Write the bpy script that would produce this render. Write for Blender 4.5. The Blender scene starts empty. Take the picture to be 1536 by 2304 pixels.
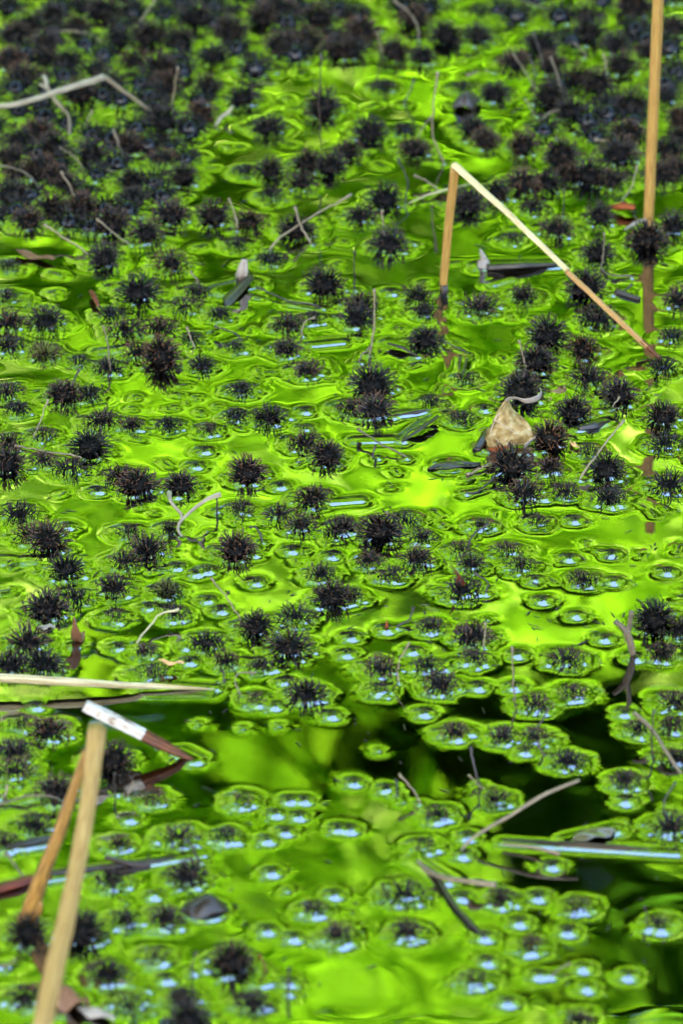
import bpy, math, random
import numpy as np
from mathutils import Vector, Matrix, Euler

S = bpy.context.scene
COL = S.collection
random.seed(7)
rng = np.random.default_rng(11)

# ------------------------------------------------------------------ camera
H = 2.045                                   # eye height above the water
PITCH = math.radians(25.0)                  # looking down
HF = math.tan(math.radians(2.9)); VF = HF*1.5
cam = bpy.data.cameras.new('camera'); camo = bpy.data.objects.new('camera', cam); COL.objects.link(camo)
camo.location = (0, 0, H); camo.rotation_euler = (math.pi/2-PITCH, 0, 0)
cam.sensor_fit = 'HORIZONTAL'; cam.sensor_width = 16.0; cam.lens = 8.0/HF
cam.clip_start = 0.05; cam.clip_end = 500
cam.dof.use_dof = True; cam.dof.focus_distance = 4.86; cam.dof.aperture_fstop = 6.4
S.camera = camo

# ------------------------------------------------------------------ light
SUN_EL = math.radians(41); SUN_AZ = math.radians(200)      # azimuth measured from +Y clockwise: behind the camera
sun_dir = Vector((math.sin(SUN_AZ)*math.cos(SUN_EL), math.cos(SUN_AZ)*math.cos(SUN_EL), math.sin(SUN_EL)))
w = bpy.data.worlds.new('World'); S.world = w; w.use_nodes = True
nt = w.node_tree
bg = nt.nodes['Background']; bg.inputs['Strength'].default_value = 0.14
sky = nt.nodes.new('ShaderNodeTexSky'); sky.sky_type = 'NISHITA'; sky.sun_disc = False
sky.sun_elevation = SUN_EL; sky.sun_rotation = SUN_AZ; sky.dust_density = 2.5; sky.air_density = 1.0; sky.ozone_density = 1.0
# thin bright cloud veils added over the blue to brighten its glints on the water
tcw = nt.nodes.new('ShaderNodeTexCoord'); nzw = nt.nodes.new('ShaderNodeTexNoise'); nzw.inputs['Scale'].default_value = 2.2; nzw.inputs['Detail'].default_value = 5
mrw = nt.nodes.new('ShaderNodeMapRange'); mrw.inputs['From Min'].default_value = .3; mrw.inputs['From Max'].default_value = .65; mrw.inputs['To Min'].default_value = .25; mrw.inputs['To Max'].default_value = .75
mxw = nt.nodes.new('ShaderNodeMix'); mxw.data_type = 'RGBA'; mxw.inputs['B'].default_value = (1.05, 1.85, 3.25, 1)
nt.links.new(tcw.outputs['Generated'], nzw.inputs['Vector']); nt.links.new(nzw.outputs['Fac'], mrw.inputs['Value']); nt.links.new(mrw.outputs[0], mxw.inputs['Factor'])
nt.links.new(sky.outputs[0], mxw.inputs['A']); nt.links.new(mxw.outputs['Result'], bg.inputs[0])
sl = bpy.data.lights.new('sun', 'SUN'); sl.energy = 5.0; sl.angle = math.radians(0.5); sl.color = (1, 0.95, 0.86)
so = bpy.data.objects.new('sun', sl); COL.objects.link(so)
so.rotation_euler = sun_dir.to_track_quat('Z', 'Y').to_euler(); so.location = (0, -5, 20)
S.view_settings.view_transform = 'Standard'; S.view_settings.look = 'None'
S.view_settings.gamma = 1.0; S.view_settings.use_curve_mapping = False
S.view_settings.exposure = 3.92
S.cycles.use_denoising = True
S.cycles.max_bounces = 8; S.cycles.transparent_max_bounces = 12
S.cycles.caustics_reflective = False; S.cycles.caustics_refractive = False

# ------------------------------------------------------------------ pixel -> place
FW = np.array([0, math.cos(PITCH), -math.sin(PITCH)]); UP = np.array([0, math.sin(PITCH), math.cos(PITCH)])
def ray(px, py):
    return FW + np.array([1, 0, 0])*((px-768)/768*HF) + UP*((1152-py)/1152*VF)
def P(px, py, z=0.0):
    d = ray(px, py); t = (z-H)/d[2]
    return np.array([0, 0, H]) + d*t
def PY(px, py, Y):                          # the place at depth Y seen at a pixel
    d = ray(px, py); t = Y/d[1]
    return np.array([0, 0, H]) + d*t
def pxsize(py):                             # metres per photo pixel at that row of the water
    d = ray(768, py); t = -H/d[2]
    return t*HF/768

# ------------------------------------------------------------------ materials
def mat(name):
    m = bpy.data.materials.new(name); m.use_nodes = True
    n = m.node_tree.nodes; l = m.node_tree.links
    return m, n, l, n['Principled BSDF']
def ramp(n, stops):
    r = n.new('ShaderNodeValToRGB'); e = r.color_ramp.elements
    while len(e) < len(stops): e.new(0.5)
    for i, (p, c) in enumerate(stops):
        e[i].position = p; e[i].color = (*c, 1)
    return r
def noise_mat(name, stops, scale=(1,1,1), nscale=5.0, detail=4, rough=0.6, spec=0.4, coord='UV', bump=0.0, bdist=0.0003, coat=0.0, rnd=0.0, translucent=0.0):
    m, n, l, b = mat(name)
    tc = n.new('ShaderNodeTexCoord'); mp = n.new('ShaderNodeMapping'); mp.inputs['Scale'].default_value = scale
    l.new(tc.outputs[coord], mp.inputs['Vector'])
    nz = n.new('ShaderNodeTexNoise'); nz.inputs['Scale'].default_value = nscale; nz.inputs['Detail'].default_value = detail
    l.new(mp.outputs[0], nz.inputs['Vector'])
    r = ramp(n, stops); l.new(nz.outputs['Fac'], r.inputs['Fac'])
    out = r.outputs['Color']
    if rnd > 0:
        oi = n.new('ShaderNodeObjectInfo'); hs = n.new('ShaderNodeHueSaturation')
        mr = n.new('ShaderNodeMapRange'); mr.inputs['To Min'].default_value = 1-rnd; mr.inputs['To Max'].default_value = 1+rnd
        l.new(oi.outputs['Random'], mr.inputs['Value']); l.new(mr.outputs[0], hs.inputs['Value']); l.new(out, hs.inputs['Color']); out = hs.outputs['Color']
    l.new(out, b.inputs['Base Color'])
    b.inputs['Roughness'].default_value = rough; b.inputs['Specular IOR Level'].default_value = spec; b.inputs['Coat Weight'].default_value = coat
    b.inputs['Coat Roughness'].default_value = 0.08
    if bump > 0:
        bp = n.new('ShaderNodeBump'); bp.inputs['Strength'].default_value = bump; bp.inputs['Distance'].default_value = bdist
        l.new(nz.outputs['Fac'], bp.inputs['Height']); l.new(bp.outputs[0], b.inputs['Normal'])
    if translucent > 0:
        tr = n.new('ShaderNodeBsdfTranslucent'); l.new(out, tr.inputs['Color'])
        mx = n.new('ShaderNodeMixShader'); mx.inputs[0].default_value = translucent
        l.new(b.outputs[0], mx.inputs[1]); l.new(tr.outputs[0], mx.inputs[2]); l.new(mx.outputs[0], n['Material Output'].inputs['Surface'])
    return m

M = {}
# water: a clear, tea coloured layer under a sharp mirror that strengthens towards grazing view
m, n, l, b = mat('water'); n.remove(b)
fr = n.new('ShaderNodeFresnel'); fr.inputs['IOR'].default_value = 2.8
tr = n.new('ShaderNodeBsdfTransparent'); tr.inputs['Color'].default_value = (0.62, 0.50, 0.22, 1)
gl = n.new('ShaderNodeBsdfGlossy'); gl.inputs['Roughness'].default_value = 0.0; gl.inputs['Color'].default_value = (1, 1, 1, 1)
mx = n.new('ShaderNodeMixShader')
l.new(fr.outputs[0], mx.inputs[0]); l.new(tr.outputs[0], mx.inputs[1]); l.new(gl.outputs[0], mx.inputs[2])
l.new(mx.outputs[0], n['Material Output'].inputs['Surface']); M['water'] = m

M['mud'] = noise_mat('pond_mud', [(0.3, (0.03, 0.018, 0.005)), (0.55, (0.10, 0.055, 0.014)), (0.75, (0.17, 0.09, 0.025))], nscale=9, coord='Object', rough=0.9, spec=0.1)
M['bank'] = noise_mat('bank_soil', [(0.35, (0.02, 0.03, 0.008)), (0.6, (0.05, 0.07, 0.015))], nscale=3, coord='Object', rough=0.95, spec=0.1)
M['core'] = noise_mat('burr_core', [(0.3, (0.0014, 0.0014, 0.0012)), (0.7, (0.0042, 0.0035, 0.0024))], nscale=220, coord='Object', rough=0.6, spec=0.08)
# spines: black at the root, browner towards the tip, where lighter colour stands in for sunlight (v runs 0..1 along each spine), redder on some burrs
m, n, l, b = mat('burr_spine')
uv = n.new('ShaderNodeUVMap'); sx = n.new('ShaderNodeSeparateXYZ'); l.new(uv.outputs[0], sx.inputs[0])
r = ramp(n, [(0.25, (0.002, 0.0015, 0.001)), (0.62, (0.005, 0.003, 0.0015)), (1.0, (0.044, 0.026, 0.012))]); l.new(sx.outputs['Y'], r.inputs['Fac'])
r2 = ramp(n, [(0.25, (0.004, 0.002, 0.001)), (0.6, (0.03, 0.011, 0.004)), (1.0, (0.13, 0.058, 0.024))]); l.new(sx.outputs['Y'], r2.inputs['Fac'])
at = n.new('ShaderNodeAttribute'); at.attribute_type = 'OBJECT'; at.attribute_name = 'redness'
mc = n.new('ShaderNodeMix'); mc.data_type = 'RGBA'
l.new(at.outputs['Fac'], mc.inputs['Factor']); l.new(r.outputs[0], mc.inputs['A']); l.new(r2.outputs[0], mc.inputs['B'])
l.new(mc.outputs['Result'], b.inputs['Base Color'])
b.inputs['Roughness'].default_value = 0.2; b.inputs['Specular IOR Level'].default_value = 0.26
M['spine'] = m
M['moss'] = noise_mat('moss', [(0.3, (0.06, 0.09, 0.01)), (0.7, (0.16, 0.19, 0.03))], nscale=300, coord='Object', rough=0.8)
M['stalk_grey'] = noise_mat('stalk_grey', [(0.3, (0.0616, 0.0430, 0.0225)), (0.7, (0.1870, 0.1380, 0.0713))], scale=(3, 60, 1), nscale=3, rough=0.6, bump=0.3, rnd=0.35)
M['stalk_tan'] = noise_mat('stalk_tan', [(0.3, (0.1100, 0.0715, 0.0330)), (0.7, (0.2310, 0.1705, 0.0935))], scale=(3, 60, 1), nscale=3, rough=0.6, bump=0.3, rnd=0.2)
M['stalk_dark'] = noise_mat('stalk_dark', [(0.3, (0.010, 0.007, 0.005)), (0.7, (0.04, 0.022, 0.013))], scale=(3, 60, 1), nscale=3, rough=0.35, bump=0.3, rnd=0.3)
M['reed_orange'] = noise_mat('reed_orange', [(0.36, (0.1311, 0.0530, 0.0065)), (0.5, (0.2622, 0.1341, 0.0202)), (0.63, (0.3277, 0.2046, 0.0365))], scale=(20, 27, 1), nscale=2, detail=6, rough=0.55, bump=0.9, bdist=0.0006)
M['reed_pale'] = noise_mat('reed_pale', [(0.38, (0.2784, 0.1596, 0.0432)), (0.5, (0.5394, 0.3948, 0.1728)), (0.62, (0.6786, 0.5712, 0.3168))], scale=(22, 21, 1), nscale=2, detail=6, rough=0.55, bump=0.9, bdist=0.0006)
M['reed_tan'] = noise_mat('reed_tan', [(0.36, (0.2006, 0.0810, 0.0140)), (0.5, (0.3551, 0.1807, 0.0441)), (0.63, (0.4785, 0.2866, 0.0925))], scale=(17, 18, 1), nscale=2, detail=6, rough=0.55, bump=0.9, bdist=0.0006)
M['reed_ochre'] = noise_mat('reed_ochre', [(0.38, (0.0787, 0.0297, 0.0032)), (0.5, (0.2595, 0.1188, 0.0161)), (0.63, (0.3775, 0.1980, 0.0362))], scale=(14, 36, 1), nscale=2, detail=6, rough=0.5, bump=0.9, bdist=0.0006)
M['straw'] = noise_mat('straw', [(0.41, (0.1230, 0.0570, 0.0093)), (0.48, (0.3813, 0.2964, 0.1209)), (0.6, (0.4797, 0.4218, 0.2557))], scale=(14, 14, 1), nscale=2, detail=6, rough=0.5, bump=0.5)
M['bark_white'] = noise_mat('bark_white', [(0.34, (0.1280, 0.0780, 0.0444)), (0.43, (0.3200, 0.2574, 0.1850)), (0.58, (0.4480, 0.4056, 0.3330)), (0.72, (0.3680, 0.3198, 0.2516))], scale=(2.2, 60, 1), nscale=2.0, detail=8, rough=0.8, bump=0.9, bdist=0.0006)
M['bark_brown'] = noise_mat('bark_brown', [(0.3, (0.0384, 0.0097, 0.0023)), (0.6, (0.1075, 0.0324, 0.0069)), (0.8, (0.1536, 0.0567, 0.0115))], scale=(4, 50, 1), nscale=2, rough=0.5, spec=0.25, bump=0.3)
M['twig_tan'] = noise_mat('twig_tan', [(0.3, (0.1210, 0.0935, 0.0495)), (0.7, (0.2860, 0.2420, 0.1540))], scale=(4, 40, 1), nscale=2, rough=0.6, bump=0.5)
M['wet_wood'] = noise_mat('wet_wood', [(0.3, (0.0079, 0.0054, 0.0024)), (0.7, (0.0330, 0.0228, 0.0096))], scale=(5, 40, 1), nscale=2, rough=0.4, bump=0.4, coat=0.15, spec=0.25)
M['wet_red'] = noise_mat('wet_red', [(0.3, (0.0396, 0.0072, 0.0029)), (0.7, (0.1452, 0.0300, 0.0096))], scale=(5, 40, 1), nscale=2, rough=0.45, spec=0.25, bump=0.3)
M['leaf_dry'] = noise_mat('leaf_dry', [(0.32, (0.1540, 0.0849, 0.0198)), (0.5, (0.2800, 0.1828, 0.0544)), (0.62, (0.3640, 0.2742, 0.1188)), (0.75, (0.4619, 0.3917, 0.2376))], scale=(1, 1, 1), nscale=5, detail=7, rough=0.6, spec=0.3, bump=0.5, translucent=0.25)
M['vein'] = noise_mat('leaf_vein', [(0.3, (0.2860, 0.2340, 0.1352)), (0.7, (0.3900, 0.3412, 0.2324))], nscale=30, rough=0.6)
M['leaf_rust'] = noise_mat('leaf_rust', [(0.3, (0.1600, 0.0300, 0.0060)), (0.7, (0.3400, 0.0900, 0.0200))], nscale=9, rough=0.5, spec=0.2, translucent=0.3)
M['leaf_brown'] = noise_mat('leaf_brown', [(0.3, (0.0792, 0.0299, 0.0084)), (0.6, (0.1782, 0.0812, 0.0302)), (0.8, (0.2475, 0.1368, 0.0672))], nscale=6, rough=0.5, translucent=0.2)
M['leaf_dark'] = noise_mat('leaf_dark', [(0.3, (0.0072, 0.0057, 0.0029)), (0.7, (0.0300, 0.0199, 0.0086))], nscale=8, detail=7, rough=0.3, spec=0.3, coat=0.12, bump=0.4)
M['leaf_olive'] = noise_mat('leaf_olive', [(0.3, (0.02, 0.018, 0.006)), (0.7, (0.07, 0.06, 0.02))], nscale=8, detail=7, rough=0.12, coat=0.6, bump=0.5)
M['leaf_white'] = noise_mat('leaf_white', [(0.3, (0.1488, 0.1044, 0.0660)), (0.6, (0.2455, 0.2088, 0.1620))], nscale=6, rough=0.5, bump=0.4)
M['flake_orange'] = noise_mat('flake_orange', [(0.3, (0.3500, 0.1540, 0.0350)), (0.7, (0.5040, 0.3360, 0.1400))], nscale=5, rough=0.5)
M['trunk'] = noise_mat('trunk_bark', [(0.3, (0.03, 0.022, 0.015)), (0.7, (0.11, 0.085, 0.06))], scale=(6, 6, 1), nscale=4, coord='Object', rough=0.9, bump=0.6, bdist=0.02)
def foliage(name, lo, hi, tl, pale=None):
    m, n, l, b = mat(name); n.remove(b)
    g = n.new('ShaderNodeAttribute'); g.attribute_name = 'tone'
    r = ramp(n, [(0.0, lo), (1.0, hi)] if pale is None else [(0.0, lo), (0.5, hi), (0.66, hi), (0.95, pale)]); l.new(g.outputs['Fac'], r.inputs['Fac'])
    d = n.new('ShaderNodeBsdfDiffuse'); t = n.new('ShaderNodeBsdfTranslucent')
    l.new(r.outputs[0], d.inputs[0]); l.new(r.outputs[0], t.inputs[0])
    x = n.new('ShaderNodeMixShader'); x.inputs[0].default_value = tl
    l.new(d.outputs[0], x.inputs[1]); l.new(t.outputs[0], x.inputs[2]); l.new(x.outputs[0], n['Material Output'].inputs['Surface'])
    return m
M['maple'] = foliage('maple_leaves', (0.08, 0.24, 0.003), (0.24, 0.48, 0.010), 0.35, (0.48, 0.62, 0.13))
M['oak'] = foliage('oak_leaves', (0.035, 0.10, 0.004), (0.12, 0.26, 0.006), 0.3)
M['evergreen'] = foliage('evergreen_leaves', (0.02, 0.07, 0.003), (0.07, 0.19, 0.006), 0.1)

# ------------------------------------------------------------------ mesh helpers
def mesh(name, v, f, uv=None, mats=(), smooth=True, midx=None):
    me = bpy.data.meshes.new(name)
    me.from_pydata([tuple(map(float, p)) for p in v], [], f); me.validate()
    if uv is not None:
        ul = me.uv_layers.new(name='UVMap')
        li = np.zeros(len(me.loops), dtype=np.int32); me.loops.foreach_get('vertex_index', li)
        ul.data.foreach_set('uv', np.asarray(uv, dtype=np.float32)[li].ravel())
    for mm in mats: me.materials.append(mm)
    if midx is not None: me.polygons.foreach_set('material_index', np.asarray(midx, dtype=np.int32))
    if smooth: me.polygons.foreach_set('use_smooth', [True]*len(me.polygons))
    me.update(); return me
def obj(name, me, parent=None, loc=None):
    o = bpy.data.objects.new(name, me); COL.objects.link(o)
    if parent is not None: o.parent = parent
    if loc is not None: o.location = loc
    return o
def empty(name, loc):
    o = bpy.data.objects.new(name, None); o.empty_display_size = 0.02; o.location = loc; COL.objects.link(o); return o
def tag(o, label, cat, group=None, kind=None):
    if label: o['label'] = label
    if cat: o['category'] = cat
    if group: o['group'] = group
    if kind: o['kind'] = kind
    return o

def smooth_path(pts, n):
    pts = np.asarray(pts, float)
    if len(pts) == 2: return np.linspace(pts[0], pts[1], n)
    t = np.r_[0, np.cumsum(np.linalg.norm(np.diff(pts, axis=0), axis=1))]
    tt = np.linspace(0, t[-1], n); out = np.zeros((n, 3))
    d = np.gradient(pts, t, axis=0)
    for k, x in enumerate(tt):
        i = min(max(np.searchsorted(t, x)-1, 0), len(t)-2); h = t[i+1]-t[i]; s = (x-t[i])/h
        out[k] = (2*s**3-3*s**2+1)*pts[i]+(s**3-2*s**2+s)*h*d[i]*0.8+(-2*s**3+3*s**2)*pts[i+1]+(s**3-s**2)*h*d[i+1]*0.8
    return out
def tube(path, rad, ns=8, flat=1.0, ridge=0.0, side=None, jitter=0.0, caps=True, seed=0, section=None):
    """sweeps a (ridged, flattened) section along a path; returns verts, faces, uv (v in metres)"""
    path = np.asarray(path, float); n = len(path); rad = np.broadcast_to(np.asarray(rad, float), (n,))
    rg = np.random.default_rng(seed)
    T = np.gradient(path, axis=0); T /= np.linalg.norm(T, axis=1)[:, None]+1e-12
    ref = np.array(side if side is not None else (0.13, 0.29, 0.95), float)
    V = []; U = []; F = []
    ln = np.r_[0, np.cumsum(np.linalg.norm(np.diff(path, axis=0), axis=1))]
    a = np.arange(ns)/ns*2*math.pi
    sec = np.asarray(section) if section is not None else 1+ridge*np.cos(a*ns/2)
    for i in range(n):
        A = np.cross(T[i], ref); A /= np.linalg.norm(A)+1e-12; B = np.cross(A, T[i])
        rr = rad[i]*sec*(1+jitter*rg.standard_normal(ns))
        V.append(path[i]+A*(np.cos(a)*rr)[:, None]+B*(np.sin(a)*rr*flat)[:, None])
        U.append(np.c_[np.abs(np.arange(ns)/ns*2-1), np.full(ns, ln[i])])
    V = np.concatenate(V); U = np.concatenate(U)
    for i in range(n-1):
        for k in range(ns):
            k2 = (k+1) % ns
            F.append((i*ns+k, i*ns+k2, (i+1)*ns+k2, (i+1)*ns+k))
    if caps:
        F.append(tuple(range(ns-1, -1, -1))); F.append(tuple((n-1)*ns+k for k in range(ns)))
    return V, F, U
def join(parts):
    V = []; F = []; U = []; o = 0
    for v, f, u in parts:
        V.append(np.asarray(v)); F += [tuple(i+o for i in q) for q in f]; U.append(np.asarray(u)); o += len(v)
    return np.concatenate(V), F, np.concatenate(U)

# ================================================================== LAYOUT (read before the water is shaped round it)
# burr variants: directions and bent spines in local units of 1 = tip radius
def make_variant(seed, nsp=150, length=0.42):
    rg = np.random.default_rng(seed); sp = []
    g = (1+5**0.5)/2
    for i in range(nsp):
        zz = 1-2*(i+0.5)/nsp; th = 2*math.pi*i/g+rg.normal(0, .16)
        d = np.array([math.sqrt(max(0, 1-zz*zz))*math.cos(th), math.sqrt(max(0, 1-zz*zz))*math.sin(th), zz])+rg.normal(0, .07, 3); d /= np.linalg.norm(d)
        t = np.cross(d, rg.normal(0, 1, 3)); t /= np.linalg.norm(t)
        L = length*rg.uniform(.75, 1.15); r0 = 0.52
        b1 = rg.uniform(.0, .14); b2 = rg.uniform(.05, .42)
        p = [d*r0, d*(r0+L*.45)+t*b1*L, d*(r0+L*.82)+t*(b1+b2*.6)*L, d*(r0+L)+t*(b1+b2*1.8)*L]
        sp.append(np.array(p))
    return np.array(sp)                     # nsp,4,3
VAR = [make_variant(100+i, nsp=235 if i < 6 else 180, length=(.46 if i < 6 else .54)) for i in range(9)]

BURR_TXT = """
235 30 H|120 42 M|175 65 M|268 92 H|345 85 M|403 95 H|440 42 H|522 75 H|625 28 H|715 45 H|632 108 M|690 100 M|758 118 M|30 85 M|105 102 M|22 140 H r|58 178 H r|100 138 M|155 146 H|215 160 M|252 190 H|302 142 M|360 160 M|376 202 M|470 200 M|545 225 M|368 278 H|452 265 M r|727 245 H|600 290 M|86 300 H r|42 322 H|122 338 H|40 395 M|86 388 H|128 402 M|206 352 M|286 332 M|366 360 M|414 402 H|300 412 M|26 442 H|62 502 H|122 470 M|182 472 M|302 452 M|250 512 M|330 532 M|386 490 M|482 490 M|532 552 L|562 502 M|612 445 L|605 390 M|676 415 M|666 520 H|742 380 H|690 372 M|552 388 L|330 85 M|70 60 M|480 130 M|560 130 L|180 215 M|60 225 L|150 420 M|20 360 M|520 30 L|300 30 M|20 20 M|590 45 M|190 20 M r|
812 78 H r|930 48 H|906 14 M|790 118 M|1004 86 H|1075 86 M|960 20 M|802 38 M|885 122 M|950 132 M|1318 40 M|1428 20 H|1328 80 H|1386 106 H|1396 150 H|1515 65 H|1344 195 H|1157 143 M r|1216 106 M|1240 150 M|1112 215 H|1238 222 H|1282 256 M|1424 244 H|1500 222 M|1532 272 H r|834 302 H|780 345 M|929 340 M|910 296 L|1062 292 M|1092 320 H|1178 334 M|1264 356 H|1414 304 M|1392 354 M|1502 342 M|1525 312 M|1326 402 H|1376 412 M|1280 398 M|1512 388 M|1170 420 M|1232 416 M|1116 440 M|864 454 H|810 490 M|876 555 M|1054 466 H|1200 473 L|1254 520 H|1349 491 H|1152 540 L|1455 545 H|1515 514 H|1342 578 H|1080 30 L|860 200 L|1460 120 M|1300 180 M|1040 200 L|1480 400 M|
385 596 M r|310 664 H|236 588 H|20 602 L|12 670 L|22 728 M|105 727 M|250 711 L|445 661 L|418 691 M|280 743 M|356 741 M|494 711 L|608 587 L|728 644 H|650 732 M|705 720 L|645 790 M|688 838 M|20 780 M|100 798 M g|178 816 L|243 831 M|365 808 X r|312 796 M r|455 826 L|430 766 L|530 786 L|14 885 M|145 893 H|200 890 L|40 925 L|95 981 L|230 951 M|297 961 L|380 961 L|470 970 L|543 881 L|530 941 L|610 941 M|685 926 S|685 966 S|202 1008 H|16 1048 H|18 1000 M|157 1056 M|95 1040 L|275 1076 M|310 1098 H|405 1098 H|558 1070 H r|220 1106 S|460 1016 S|440 1050 S|682 1001 M|735 1030 H|630 1095 S|702 1124 M|760 920 S|540 1151 L|
942 671 M|1080 694 M|1176 669 M|956 706 L|810 691 M|805 721 M|958 771 H|1318 651 H|1345 721 M|1232 758 H|1311 791 H r|1207 819 H|1184 866 M|1170 887 H|837 871 H|844 931 H|786 921 M|1047 856 L|969 908 L|1089 921 S|1037 945 L|1324 856 M|1392 893 H|1286 934 H|1234 991 H r|1154 1054 H|1236 1058 L|1492 942 H|1500 1001 M|1322 1017 L|1364 1064 H|1369 1124 M|1180 1114 M|1272 1110 L|1504 1094 M|1528 680 M|1510 760 L|1490 830 L|880 660 S|
44 1160 M|110 1222 H r|76 1206 M r|148 1285 H|150 1187 S|290 1200 L|380 1196 L|332 1242 M|280 1267 L|530 1243 H|256 1327 M|170 1347 M|106 1375 H|374 1333 L g|397 1278 S|440 1292 S|465 1285 S|575 1311 S|260 1391 L|466 1352 S|335 1368 S|495 1374 S|388 1386 L|65 1452 M|97 1500 M|20 1502 M|465 1451 M|574 1416 H|650 1462 H|268 1458 S|323 1470 L|350 1520 M|425 1490 S|510 1491 L|585 1502 L|666 1393 M|745 1350 H|720 1296 L|690 1566 M|577 1577 L|616 1590 S|640 1536 S|745 1611 S|80 1592 S|45 1630 L|112 1648 M r|32 1698 M|253 1716 H|677 1187 L|628 1160 L|762 1194 M|745 1252 S|655 1240 S|
856 1200 H|908 1176 M|780 1190 L|947 1212 L|1082 1184 L|829 1266 L|882 1297 L|939 1262 L|1034 1241 L|1144 1242 L|1058 1273 L|1172 1276 L|1039 1332 M|1202 1305 S|1279 1257 S|1374 1248 S|1499 1288 S|1315 1307 L|1378 1309 S|1219 1352 S|1295 1386 T|1210 1177 L|1291 1171 S|790 1347 L|969 1414 L|868 1417 S|789 1435 S|779 1473 S|928 1467 S|1062 1437 M|1067 1487 L|1163 1474 S|854 1509 M|854 1555 L|959 1503 L|992 1547 M|1075 1547 S|1272 1487 M|1156 1547 S|1207 1587 M|1287 1562 L|1474 1397 H|1528 1420 M|1430 1482 S|1489 1474 L|1359 1438 S|1514 1583 M|1405 1607 S|1432 1644 L|1510 1635 L|953 1606 S|1022 1652 L r|1134 1662 L|1202 1664 L|1180 1692 S|1274 1717 L|1520 1710 L|
30 1740 M|127 1789 M|76 1862 M|10 1900 M|343 1799 L|290 1845 S|265 1902 L|402 1887 M|505 1886 L|544 1804 L r|650 1803 S|683 1803 S|620 1833 S|670 1838 S|640 1873 S|600 1892 S|760 1866 S|252 1984 L|420 1977 M|610 1964 S|372 2072 M|280 2075 L|65 2102 H|184 2102 H|345 2018 T|702 2050 L|750 2015 S|600 2095 S|660 2112 S|350 2157 L|243 2197 M|520 2172 H|294 2266 M|410 2255 L|650 2214 S|570 2262 L|425 2300 M|755 2111 L|375 2206 S|60 2250 M|
795 1762 S|868 1777 S|984 1836 L|1114 1802 L|1404 1762 L|1406 1804 S|1506 1864 M|785 1868 S|954 1906 L|1050 1885 S|1040 1925 S|1242 1949 S|906 2014 M|1040 2020 S|1129 2027 L|1210 2020 S|1302 2042 L|1482 2082 L|918 2102 L|1167 2077 S|1276 2097 S|1189 2131 L|1095 2165 S|1067 2209 L|1212 2196 S|1310 2180 T|1412 2197 S|1320 2225 T|1141 2257 S|1302 2294 L|780 2115 S|1090 2110 S
"""
BURRS = []
CZ = {'X': .20, 'H': .02, 'M': -.30, 'L': -.32, 'S': -.16, 'T': -.3}
WT = {'X': 1, 'H': 1, 'M': 1, 'L': .75, 'S': .36, 'T': .3}
for it in BURR_TXT.replace('\n', '').split('|'):
    q = it.split()
    if len(q) < 3: continue
    BURRS.append(dict(px=float(q[0]), py=float(q[1]), st=q[2], fl=q[3] if len(q) > 3 else ''))
rf = np.random.default_rng(99)
while sum('fill' in b for b in BURRS) < 92:   # the far mat, too crowded and blurred to count: joined further down
    px, py = rf.uniform(-30, 1560), rf.uniform(-25, 560)
    dens = max(1-((px+40)/520)**4-(max(py, 0)/570)**6, .85*(1-(abs(px-500)/420)**2-(max(py, 0)/190)**2), .6*(1-(abs(px-1400)/220)**2-((py-170)/230)**2), .35*(1-(py/80)))
    if rf.random() < dens and all((b['px']-px)**2+((b['py']-py)*1.7)**2 < 1e9 and (b['px']-px)**2+((b['py']-py)*1.7)**2 > 41**2 for b in BURRS):
        BURRS.append(dict(px=px, py=py, st='M' if rf.random() < .8 else 'H', fl='r' if rf.random() < .4 else '', fill=1))
while sum('fill' in b for b in BURRS) < 142:
    px, py = (rf.uniform(-260, -50) if rf.random() < .5 else rf.uniform(1590, 1790)), rf.uniform(0, 2250)
    if all((b['px']-px)**2+((b['py']-py)*1.7)**2 > 70**2 for b in BURRS): BURRS.append(dict(px=px, py=py, st='M', fl='', fill=1))
BURRS.sort(key=lambda b: (b['py'], b['px']))
for b in BURRS: b['big'] = {'X': 3, 'H': 2.4, 'M': 1.6, 'L': 1.2, 'S': .5, 'T': .2}[b['st']]/pxsize(b['py'])**2
for b in BURRS: b['own'] = False
for k, b in enumerate(sorted([b for b in BURRS if 'fill' not in b], key=lambda b: -b['big'])): b['own'] = 'fill' not in b and k < 296
SRC_PT = []                                 # meniscus sources: x, y, weight
SRC_DISC = []                               # x, y, radius, weight
SRC_SEG = []                                # ax, ay, bx, by, radius, weight
def rotm(rg):
    q = rg.normal(0, 1, 4); q /= np.linalg.norm(q); a, b, c, d = q
    return np.array([[a*a+b*b-c*c-d*d, 2*(b*c-a*d), 2*(b*d+a*c)], [2*(b*c+a*d), a*a-b*b+c*c-d*d, 2*(c*d-a*b)], [2*(b*d-a*c), 2*(c*d+a*b), a*a-b*b-c*c+d*d]])
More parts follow.
